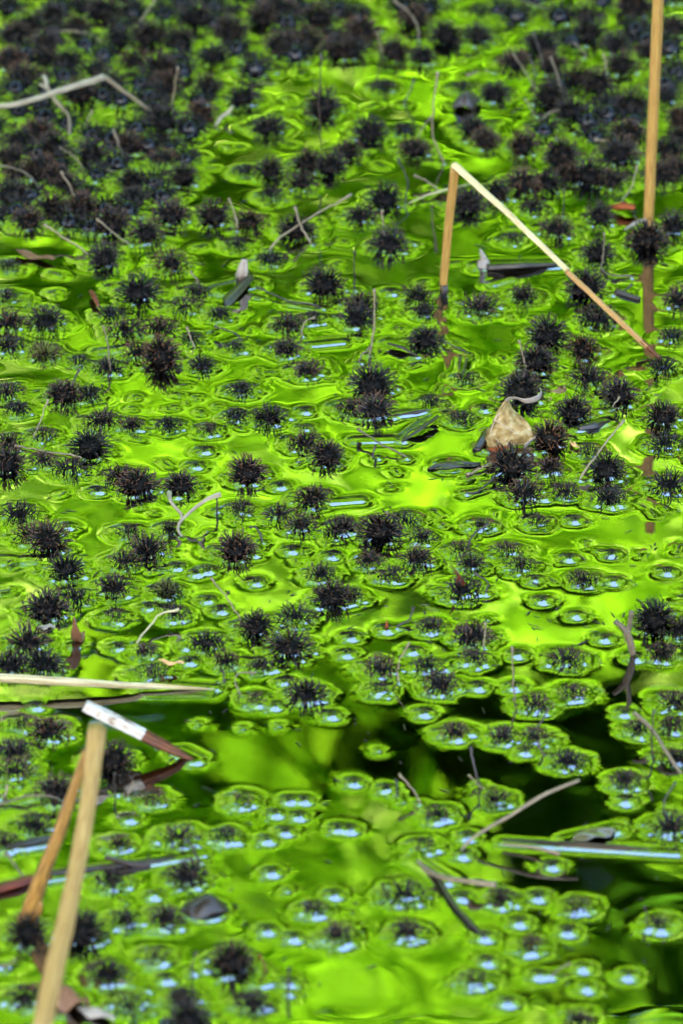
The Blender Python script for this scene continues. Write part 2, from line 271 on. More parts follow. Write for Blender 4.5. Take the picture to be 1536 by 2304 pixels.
for i, b in enumerate(BURRS):
    rg = np.random.default_rng(500+i)
    R = {'X': .0185, 'H': .0168, 'M': .0166, 'L': .0126, 'S': .0048, 'T': .0032}[b['st']]*rg.uniform(.92, 1.1)
    cz = (CZ[b['st']]+(.22 if b['py'] < 570 and b['st'] == 'M' else 0))*R+rg.normal(0, .05)*R
    c = P(b['px'], b['py'], max(cz*.6, 0)); c[2] = cz
    b.update(R=R, c=c, var=int(rg.integers(0, 9)), rot=rotm(rg))
    sp = (VAR[b['var']] @ b['rot'].T)*R+c
    for s in sp:
        if rg.random() < .12: continue
        for k in range(3):
            if (s[k, 2] < 0.0014) != (s[k+1, 2] < 0.0014):
                t = (0.0014-s[k, 2])/(s[k+1, 2]-s[k, 2]); p = s[k]+(s[k+1]-s[k])*t
                SRC_PT.append((p[0], p[1], WT[b['st']]*(.7 if b['py'] > 1620 and b['st'] in 'ST' else 1)*rg.uniform(.3, 1.2))); break
        else:
            if -0.0018 < s[:, 2].max() < 0.0014:
                p = s[np.argmax(s[:, 2])]; SRC_PT.append((p[0], p[1], .4*WT[b['st']]))
    rc = .55*R
    if abs(cz) < rc: SRC_DISC.append((c[0], c[1], math.sqrt(rc*rc-cz*cz), 1.0))
# ring dimples where something just pricks the surface
for px, py in [(445,1630),(626,1634),(850,1690),(645,2005),(283,2035),(300,920),(308,895),(395,918),(443,896),(345,950),(490,915),(132,1332),(545,1640),(735,1220),(1012,1420),(640,2110),(230,1290),(690,1240),(1095,1395)]:
    p = P(px, py); SRC_PT.append((p[0], p[1], .5))

SCRAPS = []                                 # fine litter afloat, thickest on the middle and far water
rs_ = np.random.default_rng(31)
for k in range(1150):
    px, py = rs_.uniform(-40, 1580), rs_.uniform(-20, 2330)
    if py > 1500 and rs_.random() < .62: continue
    p = P(px, py); L = rs_.uniform(.0012, .0050); a = rs_.uniform(0, 6.28); SCRAPS.append((p, L, a))
    if rs_.random() < .5 and py < 1350: SRC_SEG.append((p[0]-math.cos(a)*L, p[1]-math.sin(a)*L, p[0]+math.cos(a)*L, p[1]+math.sin(a)*L, .0002, rs_.uniform(.12, .42)))
# stalks: base x y, then further points; letter = material, number = how upright (0 lies, 1 vertical)
STALK_TXT = """
388 262 400 150 t 1|280 362 262 310 255 290 g .7|186 382 160 355 135 330 t .6|170 452 150 410 138 385 t .7|200 575 150 535 100 505 t .5|295 552 255 515 218 492 g .5|530 520 520 480 515 445 g .8|702 550 680 500 663 465 t .7|605 565 690 500 790 437 t .4|92 432 40 385 -5 370 g .4|300 395 270 385 240 382 t .3|725 362 722 240 722 120 d 1|186 285 195 262 208 248 t .8|310 55 330 20 350 -5 t .6|232 95 150 75 70 80 t .3|
942 92 920 40 886 -2 g .7|860 128 852 100 847 70 g .9|998 368 977 300 984 160 g .95|1206 212 1180 160 1153 118 g .7|1226 168 1212 120 1200 70 d .9|1204 166 1196 140 1190 122 d .9|1268 226 1252 160 1238 126 g .8|1312 130 1298 118 1293 96 g .6|1356 165 1358 140 1357 118 g .9|1208 262 1192 238 1180 220 g .7|1208 276 1228 255 1258 247 g .5|938 322 952 280 970 262 g .7|1110 163 1080 158 1050 168 t .2|1252 32 1210 15 1172 0 g .5|1395 457 1420 420 1435 370 g .7|1446 352 1390 322 1338 313 t .3|912 460 922 400 893 355 d .7|992 437 960 410 932 393 g .5|1266 487 1268 450 1268 425 d 1|865 542 858 510 860 472 g .9|1352 602 1358 560 1358 523 g .9|909 236 925 200 932 178 d .8|
436 648 434 625 428 610 g .8|250 838 247 780 232 733 g .95|163 872 170 850 178 830 d .7|72 990 88 940 108 898 t .7|187 1034 110 1018 33 1002 t .25|726 696 650 680 578 645 d .2|542 770 515 748 483 733 d .5|475 712 505 708 540 697 t .3|680 757 686 725 708 712 g .8|442 787 432 760 420 737 t .6|488 1152 488 1135 487 1112 d 1|
830 800 836 720 841 650 g .97|799 655 798 610 797 564 d 1|812 818 820 800 833 780 g .7|1052 800 1028 780 998 768 d .3|1182 832 1172 790 1168 765 g .9|1422 625 1378 622 1350 603 g .3|1378 664 1400 655 1422 640 d .4|1350 926 1378 915 1392 893 g .5|1304 1082 1355 1020 1402 946 t .55|914 1032 860 1000 805 965 g .35|850 1032 842 1015 845 1002 d .8|1048 1112 1085 1098 1112 1074 d .3|1112 1046 1075 1058 1050 1068 g .2|905 992 950 960 984 936 d .25|1052 808 1030 850 1035 800 d .5|
542 1402 510 1350 474 1300 g .85|590 1222 575 1200 562 1184 d .8|308 1452 340 1410 372 1378 402 1371 y .35|545 1568 540 1528 544 1520 575 1514 g .8|487 1550 508 1528 500 1508 d .4|
1048 1240 1060 1210 1098 1178 d .6|1093 1338 1100 1315 1068 1290 d .6|894 1415 922 1398 930 1366 d .6|896 1538 897 1485 921 1446 g .9|1158 1582 1156 1520 1151 1455 g 1|1088 1458 1090 1430 1091 1402 g .9|1194 1650 1215 1625 1232 1593 d .8|1080 1772 1066 1720 1058 1680 d .9|1236 1704 1222 1692 1208 1668 d .8|1468 1702 1466 1650 1471 1596 d 1|880 1196 876 1170 869 1150 g .9|
136 1802 70 1795 -6 1812 g .15|452 1944 440 1915 414 1888 d .7|56 1982 38 1950 12 1918 g .5|290 1797 296 1780 300 1760 t .9|-4 1800 8 1788 18 1768 t .6|332 2232 300 2215 268 2208 g .2|650 2238 651 2210 650 2180 d 1|434 2192 438 2170 441 2142 d 1|-5 2178 15 2172 36 2158 t .5|592 2190 588 2170 584 2148 r .9|264 1790 262 1770 258 1740 d 1|
942 1812 925 1780 898 1742 g .75|892 1790 905 1800 890 1755 d .6|1098 1782 1078 1768 1054 1744 g .6|1240 2198 1258 2180 1282 2168 g .5|1452 2080 1452 2060 1450 2040 d 1|1500 1830 1504 1800 1520 1760 d .8
"""
STALKS = []
for it in STALK_TXT.replace('\n', '').split('|'):
    q = it.split()
    if not q: continue
    up = float(q[-1]); mt = q[-2]; c = list(map(float, q[:-2])); pts = list(zip(c[::2], c[1::2]))
    s0 = pxsize(pts[0][1]); base = P(*pts[0]); W = [base]
    for (x, y) in pts[1:]:
        z = max(.0016, up*(pts[0][1]-y)*s0/.906)
        W.append(P(x, y, z))
    W = np.array(W)
    d = W[0]-W[1]; d /= np.linalg.norm(d); root = W[0]+np.array([d[0]*.5, d[1]*.5, -.75])*.008
    STALKS.append(dict(pts=np.vstack([root, W]), mt=mt, px=pts, up=up))
    SRC_PT.append((base[0], base[1], 1.0))
    for a_, b_ in zip(W[:-1], W[1:]):
        if b_[2] < .0035 and a_[2] < .0035: SRC_SEG.append((a_[0], a_[1], b_[0], b_[1], .0006, .45))

def seg(p0, p1, r, wt): SRC_SEG.append((p0[0], p0[1], p1[0], p1[1], r, wt))
# things lying in or piercing the water that the surface climbs
seg(P(1130,1897), P(1522,1922), .0015, .6); seg(P(1275,1893), P(1385,1868), .004, .8)      # sunken stick, flap
seg(P(-10,1998), P(455,1925), .002, .6)
seg(P(20,1910), P(100,1900), .003, .8)
seg(P(930,1935), P(1005,1985), .003, .9)
seg(P(395,1545), P(482,1552), .0025, .9); seg(P(330,1560), P(470,1560), .004, .4)
seg(P(405,1695), P(436,1711), .005, 1.0)
seg(P(885,936), P(985,922), .0025, 1.0); seg(P(905,992), P(985,935), .003, .9); seg(P(1300,965),P(1360,950),.004,.8)
seg(P(700,777), P(770,770), .002, .9); seg(P(875,772), P(935,800), .004, .9); seg(P(800,992),P(880,990),.003,.8)
seg(P(1080,600), P(1250,596), .006, .9); seg(P(1110,640),P(1150,628),.002,.8)
seg(P(500,655), P(560,640), .008, .9); seg(P(440,800), P(440,790), .001, .8)
seg(P(1100,1010), P(1190,1015), .006, 1.0); seg(P(1360,545),P(1420,545),.001,.1)
seg(P(20,1263), P(-20,1263), .006, .8); seg(P(110,1262),P(60,1262),.004,.7)
seg(P(745,1131), P(810,1126), .002, .9); seg(P(225,793), P(290,785), .003, .7)
seg(P(80,705), P(30,698), .004, .4); seg(P(1020,1490),P(1000,1505),.003,.9)
for px, py, rx in [(460,2052,.016), (150,2262,.016), (585,2208,.01), (1010,1050,.012)]:
    p = P(px, py); SRC_DISC.append((p[0], p[1], rx*.8, .55))
for px, py in [(998,662), (1458,505), (1490,812), (60,2065), (96,2290), (545,640), (1092,598), (1420,1478), (870,1420), (168,1455), (1036,1325)]:
    p = P(px, py); SRC_DISC.append((p[0], p[1], .0025, 1.0))

# ================================================================== SETTING
# ground: pond floor, bank and land beyond as one sheet
def ground_z(x, y):
    e = np.sqrt((x/11.0)**2+((y-8.3)/6.6)**2)
    n = .03*np.sin(x*1.7+y*.6)+.02*np.sin(y*2.3-x*1.1)
    return np.where(e < 1, -.16-.1*(1-e)+.16*np.clip((e-.85)/.15, 0, 1)**2*1.3, .05+np.clip(e-1, 0, 3)*.35)+n*np.clip(.3+np.abs(e-1)*2, 0, 1)*.6
gx = np.concatenate([np.linspace(-160, -16, 18), np.linspace(-14, 14, 113), np.linspace(16, 160, 18)])
gy = np.concatenate([np.linspace(-140, -6, 16), np.linspace(-4, 20, 97), np.linspace(23, 180, 18)])
GX, GY = np.meshgrid(gx, gy); GZ = ground_z(GX, GY); nx_, ny_ = len(gx), len(gy)
gv = np.c_[GX.ravel(), GY.ravel(), GZ.ravel()]
gf = [(j*nx_+i, j*nx_+i+1, (j+1)*nx_+i+1, (j+1)*nx_+i) for j in range(ny_-1) for i in range(nx_-1)]
cent = [(gx[i]+gx[i+1])/2 for j in range(ny_-1) for i in range(nx_-1)], [(gy[j]+gy[j+1])/2 for j in range(ny_-1) for i in range(nx_-1)]
ee = np.sqrt((np.array(cent[0])/11)**2+((np.array(cent[1])-8.3)/6.6)**2)
g = obj('ground', mesh('ground', gv, gf, mats=(M['mud'], M['bank']), midx=(ee > 1.02).astype(int)))
tag(g, None, None, kind='structure')

# water: fine sheet where the burrs float, carried on as a flat sheet to the banks
X0, X1, Y0, Y1 = -.37, .37, 3.64, 5.72
NX, NY = 570, 1020
wx = np.linspace(X0, X1, NX); wy = np.linspace(Y0, Y1, NY); dx = wx[1]-wx[0]; dy = wy[1]-wy[0]
HS = np.zeros((NY, NX), np.float32)         # sum of meniscus fields
LAM = .0023; PN = 2.6
def patch(cx, cy, rad):
    i0 = max(0, int((cx-rad-X0)/dx)); i1 = min(NX, int((cx+rad-X0)/dx)+2); j0 = max(0, int((cy-rad-Y0)/dy)); j1 = min(NY, int((cy+rad-Y0)/dy)+2)
    return i0, i1, j0, j1
FINE = np.zeros((NY, NX), np.float32)       # sharp little cones at each spine
for (x, y, wt) in SRC_PT:
    i0, i1, j0, j1 = patch(x, y, .020)
    if i1 <= i0 or j1 <= j0: continue
    d2 = (wx[i0:i1][None]-x)**2+(wy[j0:j1][:, None]-y)**2
    HS[j0:j1, i0:i1] += (wt*np.exp(-(np.sqrt(d2+.0008**2)-.0008)/LAM))**PN
    FINE[j0:j1, i0:i1] += wt*np.exp(-(np.sqrt(d2+.0009**2)-.0009)/.0018)
for (x, y, rd, wt) in SRC_DISC:
    i0, i1, j0, j1 = patch(x, y, rd+.02)
    if i1 <= i0 or j1 <= j0: continue
    d = np.sqrt((wx[i0:i1][None]-x)**2+(wy[j0:j1][:, None]-y)**2)
    d = np.maximum(d-rd, 0); HS[j0:j1, i0:i1] += (wt*np.exp(-(np.sqrt(d*d+.0008**2)-.0008)/LAM))**PN
for (ax, ay, bx, by, rd, wt) in SRC_SEG:
    L = math.hypot(bx-ax, by-ay)+1e-9
    i0, i1, j0, j1 = patch((ax+bx)/2, (ay+by)/2, L/2+rd+.02)
    if i1 <= i0 or j1 <= j0: continue
    qx = wx[i0:i1][None]-ax; qy = wy[j0:j1][:, None]-ay
    t = np.clip((qx*(bx-ax)+qy*(by-ay))/L**2, 0, 1)
    d = np.maximum(np.sqrt((qx-t*(bx-ax))**2+(qy-t*(by-ay))**2)-rd, 0)
    HS[j0:j1, i0:i1] += (wt*np.exp(-(np.sqrt(d*d+.0008**2)-.0008)/LAM))**PN
HM = .0014
HZ = HM*(1-np.exp(-1.5*HS**(1/PN)))/.777 + (.00030*(1-np.exp(-.9*FINE)))
WXg, WYg = np.meshgrid(wx, wy)
for k in range(10):                          # the pond's own faint swell
    th = rng.uniform(0, 6.28); L = rng.uniform(.05, .22); ph = rng.uniform(0, 6.28)
    HZ += .0000011*(L/.05)*10*np.sin(2*math.pi/L*(WXg*math.cos(th)+WYg*math.sin(th))+ph)
edge = np.minimum(np.minimum(WXg-X0, X1-WXg), np.minimum(WYg-Y0, Y1-WYg)); HZ *= np.clip(edge/.02, 0, 1)
def water_h(x, y):
    i = int(round((x-X0)/dx)); j = int(round((y-Y0)/dy))
    return float(HZ[j, i]) if 0 <= i < NX and 0 <= j < NY else 0.0
nv = NX*NY
wv = np.empty((nv+8, 3), np.float32); wv[:nv, 0] = WXg.ravel(); wv[:nv, 1] = WYg.ravel(); wv[:nv, 2] = HZ.ravel()
BX0, BX1, BY0, BY1 = -13, 13, .5, 16.5
wv[nv:] = [(BX0,BY0,0),(BX1,BY0,0),(BX1,BY1,0),(BX0,BY1,0),(X0,BY0,0),(X1,BY0,0),(X1,BY1,0),(X0,BY1,0)]
idx = np.arange(nv).reshape(NY, NX)
q = np.stack([idx[:-1, :-1], idx[:-1, 1:], idx[1:, 1:], idx[1:, :-1]], -1).reshape(-1, 4)
c00, c10, c11, c01 = nv, nv+1, nv+2, nv+3; a, b_, c_, d_ = nv+4, nv+5, nv+6, nv+7
outer = [tuple([c00, a]+idx[:, 0].tolist()+[d_, c01]), tuple([b_, c10, c11, c_]+idx[::-1, -1].tolist()), tuple([a, b_]+idx[0, ::-1].tolist()), tuple(idx[-1, :].tolist()+[c_, d_])]
outer[1] = tuple([b_, c10, c11, c_]+idx[::-1, -1].tolist())
me = bpy.data.meshes.new('pond_water')
me.vertices.add(nv+8); me.vertices.foreach_set('co', wv.ravel())
lens = [4]*len(q)+[len(o) for o in outer]
loops = np.concatenate([q.ravel()]+[np.array(o) for o in outer]).astype(np.int32)
me.loops.add(len(loops)); me.loops.foreach_set('vertex_index', loops)
me.polygons.add(len(lens)); me.polygons.foreach_set('loop_start', np.r_[0, np.cumsum(lens)[:-1]].astype(np.int32))
me.update(calc_edges=True); me.polygons.foreach_set('use_smooth', np.ones(len(lens), bool))
me.materials.append(M['water']); me.update()
tag(obj('pond_water', me), None, None, kind='structure')

# ---- trees round the pond (seen in the water)
def leaf_mesh(name, cen, rad, per, size, mt, seed, clump=0.35, flat=.8):
    """leaf-sized rhombs in clumps: cen (k,3), rad (k,), per leaves in each clump"""
    rg = np.random.default_rng(seed); cen = np.asarray(cen, float); rad = np.broadcast_to(rad, (len(cen),))
    k = np.repeat(np.arange(len(cen)), per); n = len(k)
    d = rg.normal(0, 1, (n, 3)); d /= np.linalg.norm(d, axis=1)[:, None]
    p = cen[k]+d*(rad[k]*rg.random(n)**.45)[:, None]*np.array([1, 1, flat])
    N = rg.normal(0, .55, (n, 3))+d*.35+np.array([0, -.25, .75]); N /= np.linalg.norm(N, axis=1)[:, None]
    A = np.cross(N, rg.normal(0, 1, (n, 3))); A /= np.linalg.norm(A, axis=1)[:, None]; B = np.cross(N, A)
    s = size*rg.uniform(.6, 1.3, n)[:, None]
    v = np.stack([p-A*s*.5, p+B*s*.36+N*s*.08, p+A*s*.55, p-B*s*.36+N*s*.08], 1).reshape(-1, 3).astype(np.float32)
    me = bpy.data.meshes.new(name); me.vertices.add(len(v)); me.vertices.foreach_set('co', v.ravel())
    me.loops.add(4*n); me.loops.foreach_set('vertex_index', np.arange(4*n, dtype=np.int32))
    me.polygons.add(n); me.polygons.foreach_set('loop_start', np.arange(0, 4*n, 4, dtype=np.int32)); me.update(calc_edges=True)
    at = me.attributes.new('tone', 'FLOAT', 'FACE'); ct = rg.random(len(cen))
    at.data.foreach_set('value', np.clip(ct[k]*.7+rg.random(n)*.45-.05, 0, 1).astype(np.float32))
    me.materials.append(mt); return me
def crown_clumps(c, r, k, seed, hollow=.35):
    rg = np.random.default_rng(seed); d = rg.normal(0, 1, (k, 3)); d /= np.linalg.norm(d, axis=1)[:, None]
    rr = hollow+(1-hollow)*rg.random(k)**.6
    rr *= 1+.18*np.sin(d[:, 0]*5+seed)+.14*np.sin(d[:, 2]*6+seed*2)
    return np.asarray(c)+d*np.asarray(r)*rr[:, None]
def tree(x, y, ch, r, mt, label, seed, k=130, per=110, size=.14, cr=.75, extra=None, lean=(0, 0), cut=None):
    root = empty('tree', (x, y, float(ground_z(np.array(x), np.array(y)))-.05))
    z0 = root.location.z
    c = np.array([lean[0], lean[1], ch]); cl = crown_clumps(c, r, k, seed)
    if cut: cl = cl[~((cl[:, 0]+x > cut[0]) & (cl[:, 0]+x < cut[1]) & (cl[:, 2]+z0 > cut[2]) & (cl[:, 2]+z0 < cut[3]))]
    rg = np.random.default_rng(seed+9); parts = []
    top = np.array([lean[0]*.8, lean[1]*.8, ch+r[2]*.4])
    tp = smooth_path([(0, 0, -.2), (.1, 0, ch*.3), (lean[0]*.4, lean[1]*.4+.1, ch*.65), top], 14)
    tr_ = .05+.2*(1-np.linspace(0, 1, 14))**.8; tr_[0] *= 1.5
    parts.append(tube(tp, tr_*r[0]/3.2, 9, jitter=.04, seed=seed))
    pick = np.arange(len(cl)) if not cut else np.where((cl[:, 0]+x < cut[0]-.2) | (cl[:, 2]+z0 > cut[3]+1.5))[0]
    for j in rg.choice(pick, min(26, len(pick)), replace=False):
        i0 = int(rg.integers(4, 12)); a0 = tp[i0]; b0 = cl[j]; mid = (a0+b0)/2+np.array([0, 0, .3])+rg.normal(0, .2, 3)
        parts.append(tube(smooth_path([a0, mid, b0], 7), np.linspace(.055, .012, 7)*r[0]/3.2, 5, seed=j))
    v, f, u = join(parts)
    obj('trunk', mesh('trunk', v, f, u, (M['trunk'],)), root)
    if extra is not None:
        e = np.asarray(extra[0])-np.array([x, y, z0]); cl = np.concatenate([cl, e]); rad = np.r_[np.full(k, cr), extra[1]]
    else: rad = cr
    obj('crown', leaf_mesh('crown', cl, rad, per, size, mt, seed), root)['kind'] = 'stuff'
    tag(root, label, 'tree', 'trees round the pond'); return root
# the middle tree: the boughs that hang over the far water are dense with small leaves, with gaps into the dark wood behind
def over_water(px, py, Y):                  # the place in the boughs at depth Y that the flat water mirrors at a pixel
    p = PY(px, py, Y); return np.array([p[0], Y, -p[2]])
GAPS = [(1350, 2080, 400, 260, 1), (1340, 1520, 230, 50, .75), (620, 1665, 260, 105, .94), (400, 1640, 170, 80, 1), (1480, 2290, 260, 190, 1), (1130, 1890, 160, 50, .5), (720, 1910, 80, 60, .8), (260, 1480, 110, 50, .8), (560, 1150, 120, 40, .6), (1000, 1240, 130, 60, .5), (560, 2110, 110, 40, .6), (1090, 760, 160, 40, .7), (850, 200, 90, 40, .8), (1120, 400, 90, 40, .8), (80, 240, 160, 50, 0.85), (900, 1650, 60, 90, .6), (440, 560, 110, 40, .5), (1420, 700, 120, 40, .6)]
bc = []; rg = np.random.default_rng(77)
while len(bc) < 310:
    px, py = rg.uniform(-500, 2036), rg.uniform(-500, 2800)
    keep = 1.0
    for (gx_, gy_, rx, ry, k_) in GAPS:
        d = ((px-gx_)/rx)**2+((py-gy_)/ry)**2
        keep = min(keep, 1-k_*min(1, max(0, (1.7-d)/1.0)))
    if rg.random() < keep: bc.append(over_water(px, py, rg.uniform(14.6, 16.4)))
bc = np.array(bc)
root = tree(-3.6, 17.5, 9.2, (4.4, 3.2, 8.0), M['maple'], 'bright lime green tree across the pond, its boughs mirrored all over the water', 21, k=430, per=130, size=.14, cr=.62, cut=(-1.9, 2.0, 3.0, 8.2))
bo = obj('bough', leaf_mesh('bough', bc-np.array(root.location), .26, 170, .062, M['maple'], 5), root); bo['kind'] = 'stuff'
tree(5.8, 17.0, 9.0, (4.2, 3.0, 7.8), M['maple'], 'lime green tree across the pond, right of the one mirrored in the water', 22, k=330, per=105, size=.165, cr=.7)
tree(-8.6, 16.6, 9.0, (4.2, 3.0, 7.8), M['maple'], 'lime green tree across the pond, left of the one mirrored in the water', 23, k=330, per=105, size=.165, cr=.7)
tree(11.5, 13.5, 8.4, (3.8, 3.6, 7.2), M['oak'], 'mid green tree on the right bank of the pond', 24, k=260, per=110, size=.17)
tree(-12.2, 13.0, 8.4, (3.8, 3.6, 7.2), M['oak'], 'mid green tree on the left bank of the pond', 25, k=260, per=110, size=.17)
tree(14, 7.5, 8.2, (3.8, 3.8, 7), M['oak'], 'mid green tree beside the right end of the pond', 26, k=240, per=100, size=.18)
tree(-14.5, 7, 8.2, (3.8, 3.8, 7), M['oak'], 'mid green tree beside the left end of the pond', 27, k=240, per=100, size=.18)
tree(2.0, 22.0, 7.6, (4.2, 2.6, 7.2), M['evergreen'], 'dark evergreen added behind and right of the bright trees, darkening the gaps', 28, k=560, per=125, size=.185)  # its dark leaf colour stands in for shaded canopy behind the gaps
tree(-5.0, 22.0, 7.6, (4.0, 2.6, 7.2), M['evergreen'], 'dark evergreen standing behind and left of the bright trees', 29, k=300, per=120, size=.18)
tree(9.5, 21.5, 7.0, (4, 3, 5.4), M['evergreen'], 'dark evergreen behind the right bank tree', 30, k=160, per=100, size=.2)
tree(-10, 21.5, 7.0, (4, 3, 5.4), M['evergreen'], 'dark evergreen behind the left bank tree', 31, k=160, per=100, size=.2)
# unseen tree, added behind the photographer so its crown keeps the sun off this corner of the pond
cs = np.array([0, 4.7, 0])+np.array(sun_dir)*9.0
tree(float(cs[0])-1.6, float(cs[1])-2.0, float(cs[2])+.2, (3.0, 2.8, 2.4), M['oak'], 'spreading mid green tree added unseen behind the camera to shade the near water', 32, k=230, per=100, size=.19, cr=.7, lean=(1.6, 2.0))

tree(-5.6, 1.2, 8.6, (5.4, 4.6, 1.9), M['oak'], 'wide unseen tree added on the near bank, its crown blocking overhead sky', 33, k=270, per=100, size=.205, cr=.75, lean=(5.4, 1.4))  # unseen canopy added overhead to cut the sky light on the floating things
# undergrowth along the banks
rg = np.random.default_rng(4)
def shrub(x, y, hgt, r, mt, label, seed, per=150, size=.10):
    root = empty('shrub', (x, y, float(ground_z(np.array(x), np.array(y)))-.05))
    parts = []; rs = np.random.default_rng(seed)
    cl = crown_clumps((0, 0, hgt*.52), (r, r*.8, hgt*.52), 60, seed, hollow=.3)
    for j in range(12): parts.append(tube(smooth_path([(rs.normal(0, .1), rs.normal(0, .1), -.1), cl[j]*.5+rs.normal(0, .1, 3), cl[j]], 6), np.linspace(.03, .008, 6), 5, seed=j))
    v, f, u = join(parts); obj('stem', mesh('stem', v, f, u, (M['trunk'],)), root)
    obj('foliage', leaf_mesh('foliage', cl, .42, per, size, mt, seed), root)['kind'] = 'stuff'
    return tag(root, label, 'shrub', 'shrubs along the banks')
SH = [(-13.2,'far left'),(-10.6,'left, second in line'),(-8.1,'left, third in line'),(-5.6,'left of the middle, fourth in line'),(-3.0,'just left of the middle'),(-.4,'in the middle'),(2.2,'just right of the middle'),(4.8,'right of the middle, eighth in line'),(7.4,'right, third from the end'),(10.0,'right, next to last'),(12.8,'far right')]
for k, (x, wd) in enumerate(SH):
    xx = x*.78; yy = 8.3+6.6*1.09*math.sqrt(max(0, 1-(xx/12.0)**2))+.3
    shrub(xx, yy, rg.uniform(2.6, 3.6), rg.uniform(1.5, 1.9), (M['oak'], M['evergreen'], M['evergreen'])[k % 3], 'leafy green shrub on the far bank, '+wd, 60+k)
wc = []                                       # the wood beyond reads as one mass
for k in range(1300):
    a = rg.uniform(-1.75, 1.75); d = rg.uniform(27, 33); wc.append((d*math.sin(a), 4+d*math.cos(a), 24*rg.random()))
tag(obj('far_wood', leaf_mesh('far_wood', np.array(wc), 1.3, 80, .45, M['evergreen'], 8)), 'mass of green woodland beyond the pond trees', 'wood', kind='stuff')

# ================================================================== BURRS
spine_mesh = []; core_mesh = []; CORE = []
def build_burr_meshes():
    for vi, V0 in enumerate(VAR):
        parts = []
        rg = np.random.default_rng(vi)
        for s in V0:
            r = np.array([.029, .025, .020, .012])*rg.uniform(.85, 1.2)
            v, f, u = tube(s, r, 4, caps=False, side=rg.normal(0, 1, 3))
            u = np.c_[u[:, 0], np.repeat(np.linspace(0, 1, 4), 4)]
            v = np.vstack([v, s[-1]+(s[-1]-s[-2])*.15]); u = np.vstack([u, [.5, 1]])
            f = f+[(12+k, 12+(k+1) % 4, 16) for k in range(4)]
            parts.append((v, f, u))
        v, f, u = join(parts); spine_mesh.append(mesh('spines', v, f, u, (M['spine'],)))
        # knobbly core
        nlat, nlon = 12, 18; vv = [(0, 0, .56)]; ff = []
        for i in range(1, nlat):
            for j in range(nlon):
                th = math.pi*i/nlat; ph = 2*math.pi*j/nlon; rr = .55*(1+rg.normal(0, .045))
                vv.append((rr*math.sin(th)*math.cos(ph), rr*math.sin(th)*math.sin(ph), rr*math.cos(th)))
        vv.append((0, 0, -.56)); last = len(vv)-1
        for j in range(nlon):
            j2 = (j+1) % nlon; ff.append((0, 1+j, 1+j2)); ff.append((last, 1+(nlat-2)*nlon+j2, 1+(nlat-2)*nlon+j))
            for i in range(nlat-2): ff.append((1+i*nlon+j, 1+(i+1)*nlon+j, 1+(i+1)*nlon+j2, 1+i*nlon+j2))
        core_mesh.append(mesh('core', vv, ff, None, (M['core'],))); CORE.append((np.array(vv), ff))
build_burr_meshes()

# which stalks belong to a burr
for s in STALKS:
    bx, by = s['px'][0]; best = None
    for i, b in enumerate(BURRS):
        d = math.hypot(b['px']-bx, (b['py']-by)*1.4)
        if b['own'] and d < 50 and (best is None or d < best[0]): best = (d, i)
    s['burr'] = best[1] if best else None
ROWS = [(0, 'at the far edge'), (38, 'just inside the far edge'), (66, 'farther than the crooked tan twig'), (98, 'a little beyond the crooked tan twig'), (128, 'beyond the crooked twig'),
 (168, 'level with the crooked twig\'s bend'), (212, 'just nearer than the crooked twig'), (258, 'level with the small cream flake'), (296, 'two rows past the crooked twig'), (330, 'just beyond the bent reed\'s fold'),
 (368, 'level with the bent reed\'s fold'), (403, 'just nearer than the reed fold'), (440, 'level with the orange stem scrap'), (483, 'level with the upright reed\'s foot'), (528, 'nearer than the upright reed\'s foot'),
 (576, 'level with the white leaf scrap'), (630, 'level with the bent reed\'s foot'), (690, 'just nearer than the bent reed\'s foot'), (735, 'beyond the mossy burr'), (778, 'level with the mossy burr'),
 (822, 'level with the fallen reed end'), (868, 'level with the curled leaf\'s tail'), (918, 'level with the curled leaf\'s blade'), (958, 'level with the curled leaf\'s lower half'), (998, 'level with the curled leaf\'s foot'),
 (1050, 'just nearer than the curled leaf'), (1100, 'level with the forked pale stalk'), (1150, 'just nearer than the forked stalk'), (1190, 'two rows past the forked stalk'), (1236, 'level with the short dark peg'),
 (1278, 'level with the hooked dark stalk'), (1322, 'level with the pale yellow stem\'s arch'), (1368, 'level with the big stalked burr'), (1410, 'level with the grey forked twig'), (1455, 'level with the grey twig\'s foot'),
 (1498, 'just beyond the straw stem'), (1540, 'level with the straw stem'), (1590, 'level with the white stick end'), (1636, 'level with the peeling stick'), (1690, 'level with the stick\'s brown tip'),
 (1738, 'level with the long twig\'s tip'), (1790, 'level with the long twig\'s middle'), (1835, 'beyond the long sunken sticks'), (1880, 'level with the sunken sticks'), (1935, 'just nearer than the sunken sticks'),
 (1990, 'beyond the round wet leaf'), (2040, 'level with the round wet leaf'), (2085, 'nearer than the round wet leaf'), (2140, 'two rows past the wet leaf'), (2185, 'level with the nearest tall burr'), (2235, 'along the near edge')]
ORD = ['first','second','third','fourth','fifth','sixth','seventh','eighth','ninth','tenth','eleventh','twelfth','thirteenth','fourteenth','fifteenth','sixteenth']
def row_of(py):
    r = 0
    for k, (y, t) in enumerate(ROWS):
        if py >= y: r = k
    return r
rows = {}
for i, b in enumerate(BURRS):
  if b['own']: rows.setdefault(row_of(b['py']), []).append(i)
